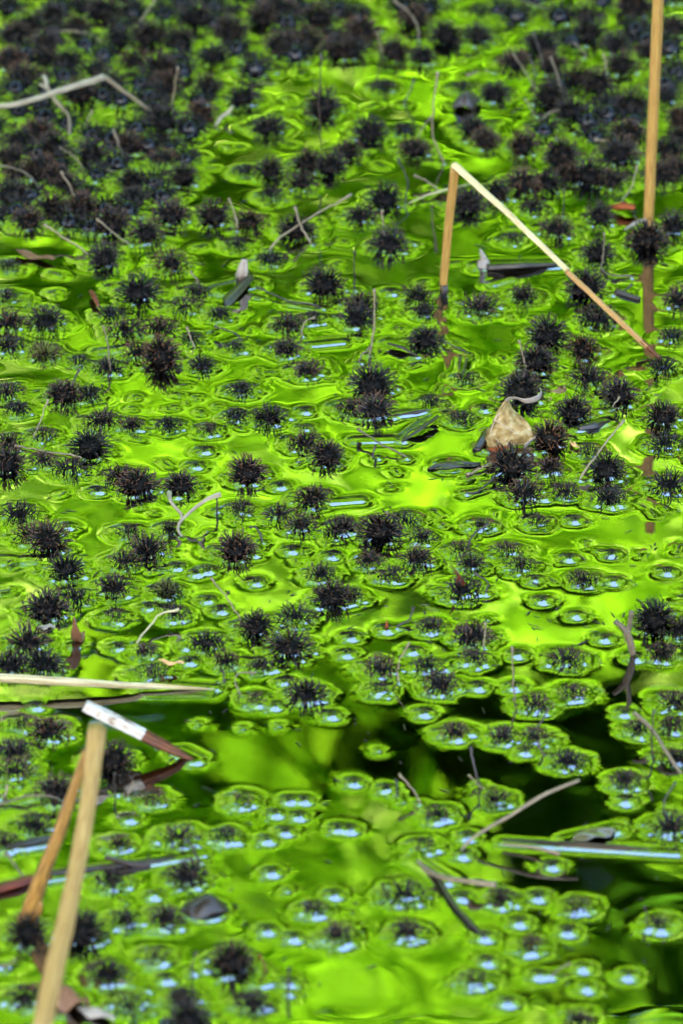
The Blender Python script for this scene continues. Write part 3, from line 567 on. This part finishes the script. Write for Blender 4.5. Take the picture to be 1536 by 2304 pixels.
for r, ids in rows.items():
    ids.sort(key=lambda i: BURRS[i]['px'])
    for k, i in enumerate(ids):
        b = BURRS[i]; st = {'X': 'biggest reddish spiky', 'H': 'tall black', 'M': 'half-sunk black', 'L': 'low black', 'S': 'nearly sunk', 'T': 'tiny sunk'}[b['st']]
        if b['fl'] == 'r' and b['st'] != 'X': st = st.replace(' black', ' reddish')
        o = ORD[k] if k < 16 else str(k+1)
        if len(ids) == 1: pos = 'alone in its row'
        elif k == 0: pos = 'leftmost in the row'
        elif k == len(ids)-1: pos = 'rightmost in the row'
        else: pos = o+' from left in the row'
        b['label'] = f"{st} burr, {pos} {ROWS[r][1]}"
STALK_MAT = {'t': 'stalk_tan', 'g': 'stalk_grey', 'd': 'stalk_dark', 'y': 'straw', 'r': 'wet_red'}
def stalk_mesh(s, i, origin):
    pts = s['pts']-np.asarray(origin); n = 18
    path = smooth_path(pts, n)
    rg = np.random.default_rng(i); path[2:-1] += rg.normal(0, .0003, (n-3, 3))+np.sin(np.linspace(0, math.pi, n-3))[:, None]*rg.normal(0, .0016, 3)
    r0 = .00072*rg.uniform(.85, 1.25)*(1.0 if s['mt'] != 'y' else 1.25)
    rad = r0*np.linspace(1.15, .75, n); rad[-3:] = r0*np.array([1.05, 1.35, 1.75]); rad[0] = r0*1.1
    v, f, u = tube(path, rad, 6, jitter=.07, seed=i)
    return mesh('stalk', v, f, u, (M[STALK_MAT[s['mt']]],))
rest = []
for i, b in enumerate(BURRS):
    if b['own']: continue
    V0 = (VAR[b['var']] @ b['rot'].T)*b['R']+b['c']; rg = np.random.default_rng(i)
    for s in (V0[::2] if 'fill' in b else V0):
        if s[:, 2].max() < -.001: continue
        v, f, u = tube(s, np.array([.034, .028, .022, .010])*b['R'], 3, caps=False, side=rg.normal(0, 1, 3))
        rest.append((v, f, np.c_[u[:, 0], np.repeat(np.linspace(0, 1, 4), 3)]))
    cv, cf = CORE[b['var']]; rest.append(((cv @ b['rot'].T)*b['R']+b['c'], cf, np.full((len(cv), 2), .1)))
v, f, u = join(rest)
tag(obj('sunken_burrs', mesh('sunken_burrs', v, f, u, (M['spine'],))), 'small sunken burrs that only prick the water with their spine tips', 'seed burrs', kind='stuff')
for i, b in enumerate(BURRS):
    if not b['own']: continue
    root = empty('seed_burr', b['c'])
    rq = np.random.default_rng(900+i); sc = Matrix.Diagonal((*(b['R']*rq.uniform(.80, 1.14, 3)), 1.0)); rm = Matrix(b['rot'].tolist()).to_4x4()
    core = obj('core', core_mesh[b['var']], root); core.matrix_basis = rm @ sc
    sp = obj('spines', spine_mesh[b['var']], root); sp.matrix_basis = rm @ sc; sp['kind'] = 'stuff'
    sp['redness'] = {'r': .85}.get(b['fl'], float(np.clip(np.random.default_rng(i).normal(.25, .25), 0, .8)))
    if b['fl'] == 'g':                        # a tuft of moss grows on top
        parts = []; rg = np.random.default_rng(i)
        for k in range(140):
            d = rg.normal(0, 1, 3); d[2] = abs(d[2]); d /= np.linalg.norm(d); p0 = np.array([0, 0, .35*b['R']])
            parts.append(tube(np.array([p0, p0+d*b['R']*rg.uniform(.5, .75)]), [.0005, .0002], 3, caps=False))
        v, f, u = join(parts); mo = obj('moss_tuft', mesh('moss_tuft', v, f, u, (M['moss'],)), root); mo['kind'] = 'stuff'
        b['label'] = 'black burr with a tuft of yellow-green moss, near the left edge' if b['py'] < 1000 else 'low burr tinged green with moss, beyond the arched pale yellow stem'
    k = 0
    for j, s in enumerate(STALKS):
        if s['burr'] == i:
            obj('stalk', stalk_mesh(s, j, b['c']), root)
    tag(root, b['label'], 'seed burr', 'black spiky seed burrs floating on the pond')
srows = {}
for j, s in enumerate(STALKS):
    if s['burr'] is None: srows.setdefault(row_of(s['px'][0][1]), []).append(j)
for r, ids in srows.items():
    ids.sort(key=lambda j: STALKS[j]['px'][0][0])
    for k, j in enumerate(ids):
        s = STALKS[j]; o = obj('loose_stalk', stalk_mesh(s, j, s['pts'][1]), None, s['pts'][1])
        cn = {'t': 'thin tan', 'g': 'thin grey', 'd': 'thin dark', 'y': 'arched pale yellow', 'r': 'short red-brown'}[s['mt']]
        pos = '' if len(ids) == 1 else ('leftmost ' if k == 0 else ('rightmost ' if k == len(ids)-1 else ORD[k]+' '))
        tag(o, f"{pos}{cn} stalk {'standing in' if s['up'] > .5 else 'lying on'} the water, {ROWS[r][1]}", 'stalk', 'loose stalks in the pond')

# ================================================================== REEDS, STICKS, LEAVES
def reed_section(ns=14, seed=0):
    rg = np.random.default_rng(seed); return 1+.15*np.cos(np.arange(ns)/ns*2*math.pi*5+seed)+rg.normal(0, .06, ns)
def swept(name, pts, rad, mt, parent=None, n=24, ns=20, flat=.7, jitter=.02, seed=0, side=None, wob=0.0004, smooth=True, origin=(0, 0, 0)):
    path = smooth_path(np.asarray(pts)-np.asarray(origin), n)
    rg = np.random.default_rng(seed)
    path[1:-1] += np.cumsum(rg.normal(0, wob/4, (n-2, 3)), axis=0)*np.sin(np.linspace(0, math.pi, n-2))[:, None]
    r = np.interp(np.linspace(0, 1, n), np.linspace(0, 1, len(rad)), rad)
    v, f, u = tube(path, r, ns, flat=flat, jitter=jitter, seed=seed, side=side, section=reed_section(ns, seed))
    return obj(name, mesh(name, v, f, u, (M[mt],), smooth=smooth), parent)

# bent reed
B = P(998, 662); O = B.copy(); root = empty('bent_reed', O)
crease = PY(1024, 372, B[1]); tip = P(1490, 812)
s1 = pxsize(600)
swept('standing_stem', [B-[0, 0, .05], B, PY(1008, 520, B[1]), crease], [.0027, .0029, .0031, .0033], 'reed_orange', root, origin=O, flat=.75, seed=1)
swept('wet_foot', [B-[0, 0, .03], B+[0, 0, .004], B+[0.0002, 0, .0085]], [.0031, .00315, .003], 'wet_wood', root, origin=O, flat=.8, seed=2, n=6)
down = tip+(tip-crease)*.04; break_ = crease+(tip-crease)*.545
pc = crease+np.array([-.001, 0, .0012])
swept('folded_stem', [pc, crease+(tip-crease)*.25+[0, 0, .0015], break_+[0, 0, .001]], [.0040, .0036, .0031, .0030], 'reed_pale', root, origin=O, flat=.6, seed=3)
swept('folded_stem', [break_+[-.0006, 0, .0003], crease+(tip-crease)*.8, crease+(tip-crease)*.93], [.0029, .0029, .0028], 'reed_tan', root, origin=O, flat=.6, seed=4)
swept('wet_tip', [crease+(tip-crease)*.90, crease+(tip-crease)*.96, down], [.0030, .0026, .0010], 'bark_brown', root, origin=O, flat=.6, seed=5, n=8)
tag(root, 'pale straw reed bent over into an inverted V, standing in the water', 'reed')
# upright reed
B = P(1458, 506); O = B.copy(); root = empty('upright_reed', O)
top = PY(1488, -230, B[1]+.005)
swept('stem', [B-[0, 0, .05], B, PY(1470, 250, B[1]), top], [.0040, .0042, .0044, .0042], 'reed_orange', root, origin=O, flat=.9, seed=11, n=30)
swept('wet_foot', [B-[0, 0, .03], B+[0, 0, .002], B+[0.0002, 0, .004]], [.0043, .0044, .0042], 'wet_wood', root, origin=O, flat=.9, seed=12, n=6)
tag(root, 'tall orange reed standing straight up near the right edge', 'reed')
# folded reed, left front
B1 = P(62, 2072); O = B1.copy(); root = empty('folded_reed', O)
fold = PY(210, 1645, B1[1]+.01); B2 = P(92, 2330)
near = PY(84, 2345, fold[1]-.36)
swept('standing_stem', [B1-[0, 0, .05], B1, PY(130, 1880, B1[1]+.004), PY(196, 1690, B1[1]+.012)], [.0058, .0062, .0052, .0036], 'reed_ochre', root, origin=O, flat=.5, seed=21, n=30)
swept('folded_stem', [fold+[.002, -.002, .004], PY(190, 1850, fold[1]-.11), PY(141, 2090, fold[1]-.23), near], [.0056, .0048, .0050, .0056, .0056], 'reed_tan', root, origin=O, flat=.6, seed=22, n=30)
swept('frayed_sheath', [PY(92, 2030, B1[1]-.006), PY(88, 2050, B1[1]-.006), PY(72, 2080, B1[1]-.004)], [.0012, .003, .002], 'reed_ochre', root, origin=O, flat=.4, seed=23, n=8)
tag(root, 'tan and ochre reed folded at its top, leaning at the near left corner', 'reed')
# straw stem
a = P(-60, 1522, .012); tip = P(486, 1552, .001); O = P(486, 1552); root = empty('straw_stem', O)
swept('stem', [a, P(200, 1537, .0075), P(400, 1547, .0028), tip], [.0036, .0037, .0031, .0022, .0006], 'straw', root, origin=O, flat=.75, seed=31, n=36)
swept('split_strip', [P(330, 1538, .006), P(400, 1543, .0045), P(465, 1549, .0032)], [.0008, .0009, .0005], 'reed_pale', root, origin=O, flat=.5, seed=32, n=10)
tag(root, 'whitish straw stem lying low over the water from the left edge', 'straw stem')
seg_shadow = None
# peeling stick
tip = P(436, 1712); d0 = P(190, 1588, .036); O = tip.copy(); root = empty('peeling_stick', O)
ax = tip-d0; swp = lambda t: d0+ax*t
swept('brown_wood', [swp(.47), swp(.7), swp(.9), swp(1.06)], [.0039, .0040, .0026, .0006], 'bark_brown', root, origin=O, flat=.95, seed=41, n=20, jitter=.015)
swept('white_bark', [swp(0), swp(.25), swp(.54)], [.0044, .0046, .0044], 'bark_white', root, origin=O, flat=.95, seed=42, n=28, jitter=.03)
swept('dark_end_cap', [swp(-.004), swp(.01)], [.0034, .0036], 'leaf_dark', root, origin=O, flat=.95, seed=43, n=3, jitter=.05)  # solid dark cap; its colour stands in for the shade inside a hollow
for k, (t, o) in enumerate([(.36, .004), (.2, .0043), (.44, .0042)]):
    c = swp(t)+np.array([.0005, -.0022, o*.9]); swept('bark_flake', [c, c+np.array([.003, -.001, .001])], [.0012, .0004], 'bark_white', root, origin=O, flat=.35, seed=44+k, n=4)
tag(root, 'short stick with peeling white bark above a wet brown pointed end', 'stick')

# leaves
def sheet(name, grid, mt, parent=None, origin=(0, 0, 0), thick=.0003, uvs=(3, 3), midx=None, mats=None):
    """grid: (m,n,3) points -> a leaf skin with two faces and an edge"""
    m_, n_, _ = grid.shape; g = grid-np.asarray(origin)
    du = np.gradient(g, axis=1); dv = np.gradient(g, axis=0); N = np.cross(du, dv); N /= np.linalg.norm(N, axis=2)[..., None]+1e-12
    v = np.concatenate([(g+N*thick/2).reshape(-1, 3), (g-N*thick/2).reshape(-1, 3)]); k = m_*n_
    uu, vv = np.meshgrid(np.linspace(0, uvs[0], n_), np.linspace(0, uvs[1], m_)); u = np.c_[uu.ravel(), vv.ravel()]; u = np.vstack([u, u])
    f = []; mi = []
    for i in range(m_-1):
        for j in range(n_-1):
            q = (i*n_+j, i*n_+j+1, (i+1)*n_+j+1, (i+1)*n_+j); f.append(q); f.append(tuple(x+k for x in q[::-1]))
            t = 0 if midx is None else int(midx[i, j]); mi += [t, t]
    bd = [(0, j) for j in range(n_)]+[(i, n_-1) for i in range(1, m_)]+[(m_-1, j) for j in range(n_-2, -1, -1)]+[(i, 0) for i in range(m_-2, 0, -1)]
    bd = [i*n_+j for i, j in bd]
    for p, q in zip(bd, bd[1:]+bd[:1]): f.append((q, p, p+k, q+k)); mi.append(0)
    return obj(name, mesh(name, v, f, u, mats or (M[mt],), midx=mi), parent)
# curled leaf: rows traced from the tail down to the foot, each row left -> right, bulging towards the viewer
O = P(1140, 1015); root = empty('curled_leaf', O)
rowsL = [((1140, 896), (1146, 897), .000), ((1130, 908), (1147, 910), .0015), ((1119, 925), (1155, 922), .003), ((1109, 943), (1172, 936), .0045), ((1104, 957), (1185, 948), .005), ((1095, 967), (1195, 963), .0055), ((1091, 985), (1201, 980), .005), ((1092, 1003), (1199, 991), .004), ((1099, 1014), (1184, 999), .0025)]
m_, n_ = 30, 22; grid = np.zeros((m_, n_, 3)); src = np.linspace(0, len(rowsL)-1, m_)
Lx = np.interp(src, range(len(rowsL)), [r[0][0] for r in rowsL]); Ly = np.interp(src, range(len(rowsL)), [r[0][1] for r in rowsL])
Rx = np.interp(src, range(len(rowsL)), [r[1][0] for r in rowsL]); Ry = np.interp(src, range(len(rowsL)), [r[1][1] for r in rowsL]); bu = np.interp(src, range(len(rowsL)), [r[2] for r in rowsL])
rg = np.random.default_rng(3)
for i in range(m_):
    for j in range(n_):
        t = j/(n_-1); px = Lx[i]+(Rx[i]-Lx[i])*t+(0 if 0 < j < n_-1 else rg.normal(0, .8)); py = Ly[i]+(Ry[i]-Ly[i])*t
        depth = O[1]+.012*(1-i/(m_-1))-bu[i]*math.sin(math.pi*min(1, t*1.05))+.008*t+.0006*math.sin(9*t+i*.5)+.0004*math.sin(17*t-i*.8)
        if t < .14 and i > 12: depth += (.14-t)*.05
        grid[i, j] = PY(px, py, depth)
sheet('blade', grid, 'leaf_dry', root, O, .00035, (1.2, 1.6))
mid_rust = np.array([[PY(1100+q*46+.0*k, 1004+k*9-q*4+q*(1-q)*9, O[1]-.001-.003*math.sin(math.pi*q)+.0008) for q in np.linspace(0, 1, 12)] for k in range(5)])
mid_rust = np.array([[PY(1098+q*50, 1008-q*6+k*(5-q*3.5), O[1]-.0055*math.sin(math.pi*q)-.0006) for q in np.linspace(0, 1, 12)] for k in range(5)])
sheet('rusty_hem', mid_rust, 'leaf_rust', root, O, .0003)
# curled tail ribbon
tailc = [(1134, 900), (1144, 893), (1160, 893), (1180, 897), (1200, 893), (1212, 886), (1217, 878), (1213, 872)]; tw = [10, 7, 5, 10, 12, 12, 8, 2]; td = [0, .001, .003, .004, .003, .001, -.001, -.001]
tg = np.array([[PY(x+k*.5, y+k*wd/4, O[1]+.012-dp*1.5+.0005*k) for (x, y), wd, dp in zip(tailc, tw, td)] for k in range(5)])
pts = np.array([smooth_path(r, 26) for r in tg]); sheet('tail', pts, 'leaf_white', root, O, .0003)
def on_leaf(px, py): # nearest blade point, a hair proud of it
    best = None
    for i in range(m_):
        for j in range(n_):
            q = grid[i, j]; d = q-np.array([0, 0, H]); yy = d/d[1]; ex = ray(px, py); ex = ex/ex[1]; e = (yy[0]-ex[0])**2+(yy[2]-ex[2])**2
            if best is None or e < best[0]: best = (e, q)
    return best[1]-np.array(FW)*.0004
for vp in [[(1106, 940), (1130, 957), (1160, 971), (1196, 980)], [(1140, 905), (1118, 940), (1103, 975), (1108, 1005)], [(1103, 975), (1115, 990), (1128, 1002)]]:
    p = np.array([on_leaf(*q) for q in vp]); swept('vein', p, [.00045, .0004, .00025], 'vein', root, origin=O, flat=.6, n=14, ns=6, wob=0, seed=1)
for fl, sz in [((1112, 1020), 1)]:
    fg = np.array([[PY(1178+q*26, 1000-q*18+k*(4-3*q), O[1]-.001+.001*k) for q in np.linspace(0, 1, 10)] for k in range(4)]); sheet('curled_edge', fg, 'leaf_white', root, O, .0003)
tag(root, 'dry beige leaf standing upright with a curled tail, among tall burrs', 'leaf')

def leaf_flat(name, px, py, lx, ly, ang, mt, label, cat='leaf', dome=.0, z=.0012, wave=.0006, seed=0, tilt=0):
    O = P(px, py); rg = np.random.default_rng(seed); n1, n2 = 20, 14; g = np.zeros((n1, n2, 3)); ca, sa = math.cos(ang), math.sin(ang)
    ph = rg.uniform(0, 6, 4)
    for i in range(n1):
        s = i/(n1-1)*2-1; wd = max(.03, (1-abs(s)**2.2))**.75*(1+.12*math.sin(5*s+ph[0]))
        for j in range(n2):
            t = j/(n2-1)*2-1
            a = s*lx; b = t*ly*wd+.06*lx*math.sin(3*s+ph[1])
            zz = z+dome*(1-s*s)*(1-(t*wd)**2)+wave*(math.sin(4*s+ph[2])+math.sin(3*t+5*s+ph[3]))+tilt*a
            g[i, j] = O+np.array([a*ca-b*sa, a*sa+b*ca, zz])
    root = empty(name, O)
    sheet('blade', g, mt, root, O, .0004, (2, 3))
    mid = g[:, n2//2]+np.array([0, 0, .0004]); swept('midrib', mid[::4], [.0006, .0003], mt, root, origin=O, n=12, ns=6, wob=0, seed=seed)
    return tag(root, label, cat)
leaf_flat('wet_leaf', 460, 2050, .0165, .011, .05, 'leaf_dark', 'rounded dark wet leaf humped out of the water, beside half-sunk burrs', dome=.011, z=-.001, seed=1)
leaf_flat('wet_leaf', 1445, 872, .022, .014, -.5, 'leaf_olive', 'flat olive wet leaf just nearer than the fallen end of the bent reed', z=-.0012, seed=2)
leaf_flat('wet_leaf', 905, 1068, .034, .018, .15, 'leaf_olive', 'broad olive wet leaf lying flush to the left of the curled leaf', z=-.0015, seed=3)
leaf_flat('wet_leaf', 935, 1362, .022, .015, .1, 'leaf_olive', 'flush olive wet leaf behind the thin upright thorn', z=-.0012, seed=4)
leaf_flat('wet_leaf', 620, 188, .035, .02, .1, 'leaf_olive', 'far olive wet leaf between open green patches of water', z=-.0008, seed=5)
leaf_flat('wet_leaf', 1020, 1050, .020, .006, .25, 'leaf_dark', 'dark glossy leaf left of the curled leaf\'s foot', z=.0012, seed=6)
leaf_flat('wet_leaf', 78, 582, .018, .005, -.55, 'leaf_brown', 'narrow brown leaf near the left edge, level with the white leaf scrap', z=.003, seed=7)
leaf_flat('wet_leaf', 1050, 240, .014, .010, .6, 'leaf_dark', 'dark folded leaf sticking up among the far burrs', z=.002, dome=.012, seed=8)
leaf_flat('wet_leaf', 1335, 1884, .016, .008, .5, 'leaf_olive', 'small flap of wet leaf against the long sunken stick', z=.0025, dome=.002, seed=9)
leaf_flat('wet_leaf', 350, 1000, .0001+.012, .004, .2, 'leaf_olive', 'small olive leaf sliver among the left rings', z=.0008, seed=10) if False else None
leaf_flat('wet_leaf', 150, 2262, .016, .009, -.5, 'leaf_brown', 'crumpled orange-brown leaf beside the folded reed at the near edge', z=.003, dome=.009, wave=.0015, seed=11)
leaf_flat('wet_leaf', 215, 2288, .014, .005, -.6, 'leaf_white', 'pale grey leaf tongue right of the crumpled brown leaf', z=.002, dome=.003, seed=12)
leaf_flat('leaf_flake', 385, 1514, .009, .0022, -.25, 'flake_orange', 'small orange flake resting on the burr beyond the straw stem', 'flake', z=.008, seed=13)
leaf_flat('leaf_flake', 503, 275, .011, .0022, .85, 'twig_tan', 'small cream flake tilted up among the far left burrs', 'flake', z=.006, tilt=.5, seed=14)
leaf_flat('leaf_flake', 1291, 1008, .006, .002, -1.0, 'flake_orange', 'tiny orange flake right of the curled leaf', 'flake', z=.003, seed=15)
leaf_flat('leaf_flake', 105, 1428, .006, .003, .2, 'leaf_white', 'tiny white flake by the left edge, near the dark thorny leaf', 'flake', z=.006, seed=16)
# white leaf scrap standing up
O = P(545, 640); root = empty('leaf_scrap', O)
swept('pale_scrap', [P(543, 626), PY(545, 615, O[1]+.002), PY(549, 590, O[1]+.002), PY(550, 583, O[1]+.002)], [.0042, .0048, .0040, .0020], 'leaf_white', root, origin=O, flat=.5, seed=51, n=14)
fg = np.array([[P(500+q*62+k*2, 668-q*58+k*6*(1-.5*q)+8*q*(1-q), .0005+.006*q+.0015*math.sin(k)) for q in np.linspace(0, 1, 12)] for k in range(6)]); sheet('wet_fold', fg, 'leaf_dark', root, O)
tag(root, 'whitish leaf scrap standing out of the water above its wet fold', 'leaf scrap')
O = P(1092, 598); root = empty('leaf_scrap', O)
swept('pale_scrap', [P(1085, 606), PY(1088, 585, O[1]), PY(1080, 560, O[1]+.002)], [.004, .0045, .0012], 'leaf_white', root, origin=O, flat=.6, seed=52, n=12)
swept('wet_wood', [P(1095, 602, .002), P(1170, 598, .0035), P(1252, 594, .002)], [.0034, .0030, .0018], 'wet_wood', root, origin=O, flat=.7, seed=53, n=18)
tag(root, 'grey scrap with a wet dark log-like stem, behind the bent reed', 'leaf scrap')
o = swept('orange_stem', [P(1365, 468, .004), P(1395, 464, .006), P(1428, 466, .006)], [.0018, .0040, .0032], 'leaf_rust', None, seed=54, n=14); tag(o, 'blurred orange stem scrap left of the upright reed\'s foot', 'stem')
o = swept('white_sliver', [P(1405, 516, .003), P(1430, 500, .005), P(1452, 492, .006)], [.0008, .0022, .0018], 'leaf_white', None, seed=55, n=12, flat=.5); tag(o, 'white sliver leaning at the foot of the upright reed', 'sliver')
o = swept('pale_sliver', [P(920, 456, .002), P(965, 437, .003), P(1060, 412, .004)], [.0005, .0020, .0008], 'straw', None, seed=56, n=14, flat=.4); tag(o, 'pale grass blade lying behind the bent reed\'s standing stem', 'grass blade')
# crooked twig, far left
O = P(350, 257); root = empty('crooked_twig', O)
kn = P(235, 172, .032); swept('branch', [P(-60, 240, .018), P(30, 235, .02), P(130, 205, .027), kn], [.0018, .0020, .0022, .0026], 'twig_tan', root, origin=O, flat=.95, seed=61, n=24, jitter=.05)
swept('branch', [kn, P(290, 212, .016), P(352, 258, 0), P(362, 266, -.006)], [.0021, .0014, .0012, .0011], 'stalk_grey', root, origin=O, flat=.95, seed=62, n=18, jitter=.05)
tag(root, 'crooked tan twig arched over the far left burrs', 'twig')
O = P(156, 305); root = empty('forked_twig', O)
swept('branch', [P(156, 312, -.002), P(152, 262, .008), P(125, 228, .016), P(105, 195, .024)], [.0010, .0013, .0015, .0016], 'stalk_grey', root, origin=O, flat=.95, seed=63, n=20)
swept('fork', [P(105, 198, .0235), P(103, 178, .029), P(97, 170, .030)], [.0016, .0017, .0014], 'twig_tan', root, origin=O, flat=.95, seed=64, n=10)
swept('fork', [P(108, 200, .023), P(96, 192, .023), P(90, 188, .024)], [.0014, .0012, .0012], 'twig_tan', root, origin=O, flat=.95, seed=65, n=8)
tag(root, 'small forked twig crossing under the crooked tan twig', 'twig')
# forked pale stalk pair in front of the centre-left burrs
O = P(402, 1172); root = empty('forked_stalk', O)
swept('branch', [P(424, 1226, -.004), P(400, 1190, .004), P(408, 1160, .010), P(385, 1130, .02), PY(381, 1108, P(402, 1172)[1]+.004)], [.0008, .0010, .0010, .0011, .0018], 'twig_tan', root, origin=O, flat=.95, seed=66, n=26)
swept('branch', [P(400, 1180, .006), P(440, 1140, .014), P(470, 1120, .020), P(497, 1112, .022)], [.0009, .0011, .0013, .0018], 'twig_tan', root, origin=O, flat=.95, seed=67, n=20)
tag(root, 'pale stalk forked into a V in front of two tall burrs', 'stalk')
# Y twig right
O = P(1422, 1480); root = empty('forked_twig', O)
b0 = O; swept('branch', [b0-[0, 0, .012], b0, PY(1416, 1440, b0[1]), PY(1408, 1418, b0[1])], [.0016, .0016, .0024, .0026], 'stalk_grey', root, origin=O, flat=.9, seed=68, n=20, jitter=.08)
swept('fork', [PY(1408, 1420, b0[1]), PY(1395, 1408, b0[1]), PY(1383, 1398, b0[1])], [.0024, .0017, .0020], 'stalk_grey', root, origin=O, flat=.9, seed=69, n=10, jitter=.1)
swept('fork', [PY(1411, 1424, b0[1]), PY(1418, 1398, b0[1]), PY(1420, 1375, b0[1])], [.0020, .0015, .0015], 'stalk_grey', root, origin=O, flat=.9, seed=70, n=10, jitter=.1)
tag(root, 'grey Y-shaped twig standing in the water near the right edge', 'twig')
# long grey twig and others, lower right
def twig(name, pts, rad, mt, label, seed, cat='twig', n=24, jitter=.05, flat=.95):
    O = np.asarray(pts[0], float); o = swept(name, pts, rad, mt, None, n=n, seed=seed, jitter=jitter, origin=O, flat=flat); o.location = O; return tag(o, label, cat)
b0 = P(1036, 1918); twig('grey_twig', [b0-[.002, .004, .006], b0, P(1150, 1834, .020), P(1230, 1785, .031), P(1303, 1756, .036)], [.0009, .0010, .0012, .0013, .0010], 'stalk_grey', 'long grey twig slanting up out of dark water at lower right', 71, n=30)
SRC = P(1115, 1992, .010); twig('broken_twig', [P(926, 1930, -.001), P(965, 1962, .0015), P(1005, 1978, .006), P(1060, 1985, .009), SRC], [.0017, .0022, .0018, .0016, .0022], 'stalk_grey', 'broken grey twig half out of the water, nearer than the sunken stick', 72, n=28, jitter=.09)
twig('twig_reflection', [P(985, 1975, .003), P(1010, 2020, .002), P(1050, 2070, .0018), P(1092, 2112, .001)], [.0016, .0017, .0018, .0012], 'stalk_dark', 'dark reflection of the broken grey twig, modelled as a strand towards the viewer', 73, cat='twig reflection')  # dark strand built in place of the broken twig's mirror image
twig('curved_twig', [P(1536+8, 1760, -.004), P(1500, 1695, .008), P(1460, 1635, .014), P(1426, 1604, .018)], [.0011, .0012, .0012, .0014], 'stalk_grey', 'curved grey twig dipping into the water at the right edge', 74)
twig('sunken_stick', [P(1128, 1896, -.0012), P(1250, 1905, -.0010), P(1400, 1915, -.0010), P(1528, 1922, -.003)], [.0024, .0036, .0036, .0015], 'wet_wood', 'long dark stick lying awash with a bright edge at lower right', 75, cat='stick')
twig('pale_strip', [P(1130, 1900, .003), P(1190, 1907, .0035), P(1258, 1922, .0045)], [.0007, .0010, .0013], 'stalk_tan', 'thin pale strip lying on the left end of the sunken stick at right', 76, cat='strip', n=12)
twig('sunken_stick', [P(105, 1972, -.0006), P(250, 1955, -.0004), P(380, 1938, -.0006), P(455, 1926, -.003)], [.0032, .0036, .0032, .0016], 'wet_wood', 'long wet brown stick lying awash behind the folded reed', 77, cat='stick')
twig('sunken_stick', [P(-40, 2012, .002), P(40, 1992, .002), P(112, 1972, .0015)], [.0026, .003, .0026], 'wet_red', 'reddish wet stick at the left edge, behind the folded reed', 78, cat='stick')
twig('dark_splinter', [P(338, 1948, .001), P(290, 1944, .003), P(236, 1929, .007)], [.0018, .0018, .0012], 'stalk_dark', 'short dark splinter resting on the wet brown stick at left', 79, cat='splinter', n=12)
twig('sunken_stick', [P(15, 1908, .001), P(60, 1900, .0015), P(145, 1882, 0)], [.0018, .003, .001], 'leaf_dark', 'short dark stick awash at the left edge, farther than the folded reed\'s foot', 80, cat='stick')
twig('sunken_stick', [P(888, 936, .0006), P(935, 929, .001), P(987, 921, 0)], [.0012, .0018, .0008], 'wet_wood', 'thin wet stick with a bright edge, left of the curled leaf', 81, cat='stick', n=12)
twig('bark_strip', [P(903, 994, .001), P(945, 965, .005), P(985, 936, .006)], [.0010, .0019, .0013], 'wet_wood', 'dark bark strip slanting up left of the curled leaf', 82, cat='bark', n=14, jitter=.12, flat=.5)
twig('bark_strip', [P(872, 772, .004), P(905, 782, .004), P(940, 802, .001)], [.0012, .0024, .0010], 'wet_wood', 'dark bark strip beside a burr, left of the bent reed\'s reflection', 83, cat='bark', n=14, jitter=.12, flat=.5)
twig('sunken_stick', [P(1300, 965, .001), P(1335, 957, .002), P(1372, 948, .0005)], [.0018, .0030, .0012], 'leaf_dark', 'short dark stick awash right of the curled leaf', 84, cat='stick', n=12)
twig('sunken_stick', [P(1385, 655, .0015), P(1345, 662, .003), P(1438, 672, .001)][::2], [.0025, .002], 'wet_wood', 'dark stick awash under the bent reed\'s falling stem', 85, cat='stick', n=12)
twig('thorn', [P(868, 1428, -.004), P(869, 1418), PY(870, 1394, P(868, 1418)[1])], [.0008, .0013, .0002], 'leaf_rust', 'thin brown thorn standing up in a small ring', 86, cat='thorn', n=10, flat=.5)
b0 = P(168, 1452)
twig('leaf_shard', [P(190, 1420, .002), P(174, 1442, .0015), PY(170, 1418, b0[1]), PY(166, 1388, b0[1])], [.0006, .0040, .0035, .0006], 'leaf_brown', 'pointed dark brown leaf shard standing in the water near the left edge', 87, cat='leaf', n=16, flat=.25)
b0 = P(1036, 1325)
twig('leaf_shard', [b0, PY(1034, 1302, b0[1]), PY(1022, 1282, b0[1]), PY(1012, 1268, b0[1])], [.0030, .0034, .0016, .0004], 'wet_red', 'pointed red-brown leaf shard on a burr beside the hooked dark stalk', 88, cat='leaf', n=14, flat=.25)
twig('wet_root', [P(205, 655, .004), P(215, 672, .005), P(222, 690, .002)], [.0016, .0020, .0010], 'wet_red', 'short red-brown stub between burrs at far left', 89, cat='stub', n=10)
twig('sunken_stick', [P(1072, 1012, .001), P(1085, 990, .004), P(1092, 968, .006)], [.003, .0034, .001], 'leaf_dark', 'dark wet leaf edge tucked behind the curled leaf\'s left side', 90, cat='leaf', n=10, flat=.4)

# fine floating scraps: seed husks, bits of bark and broken bristles, too many to count
rg = np.random.default_rng(31); bits = []
for k, (p, L, a) in enumerate(SCRAPS):
    z = water_h(p[0], p[1])+.0003; d = np.array([math.cos(a), math.sin(a), rg.normal(0, .1)])*L
    q = p+[0, 0, z]; bits.append(tube(np.array([q-d, q+d*.2+[0, 0, .0003], q+d]), [.0003, rg.uniform(.0003, .0007), .0002], 5, flat=.5, seed=k))
v, f, u = join(bits)
tag(obj('floating_scraps', mesh('floating_scraps', v, f, u, (M['stalk_dark'],))), 'fine dark scraps of husk and bristle scattered on the water', 'scraps', kind='stuff')
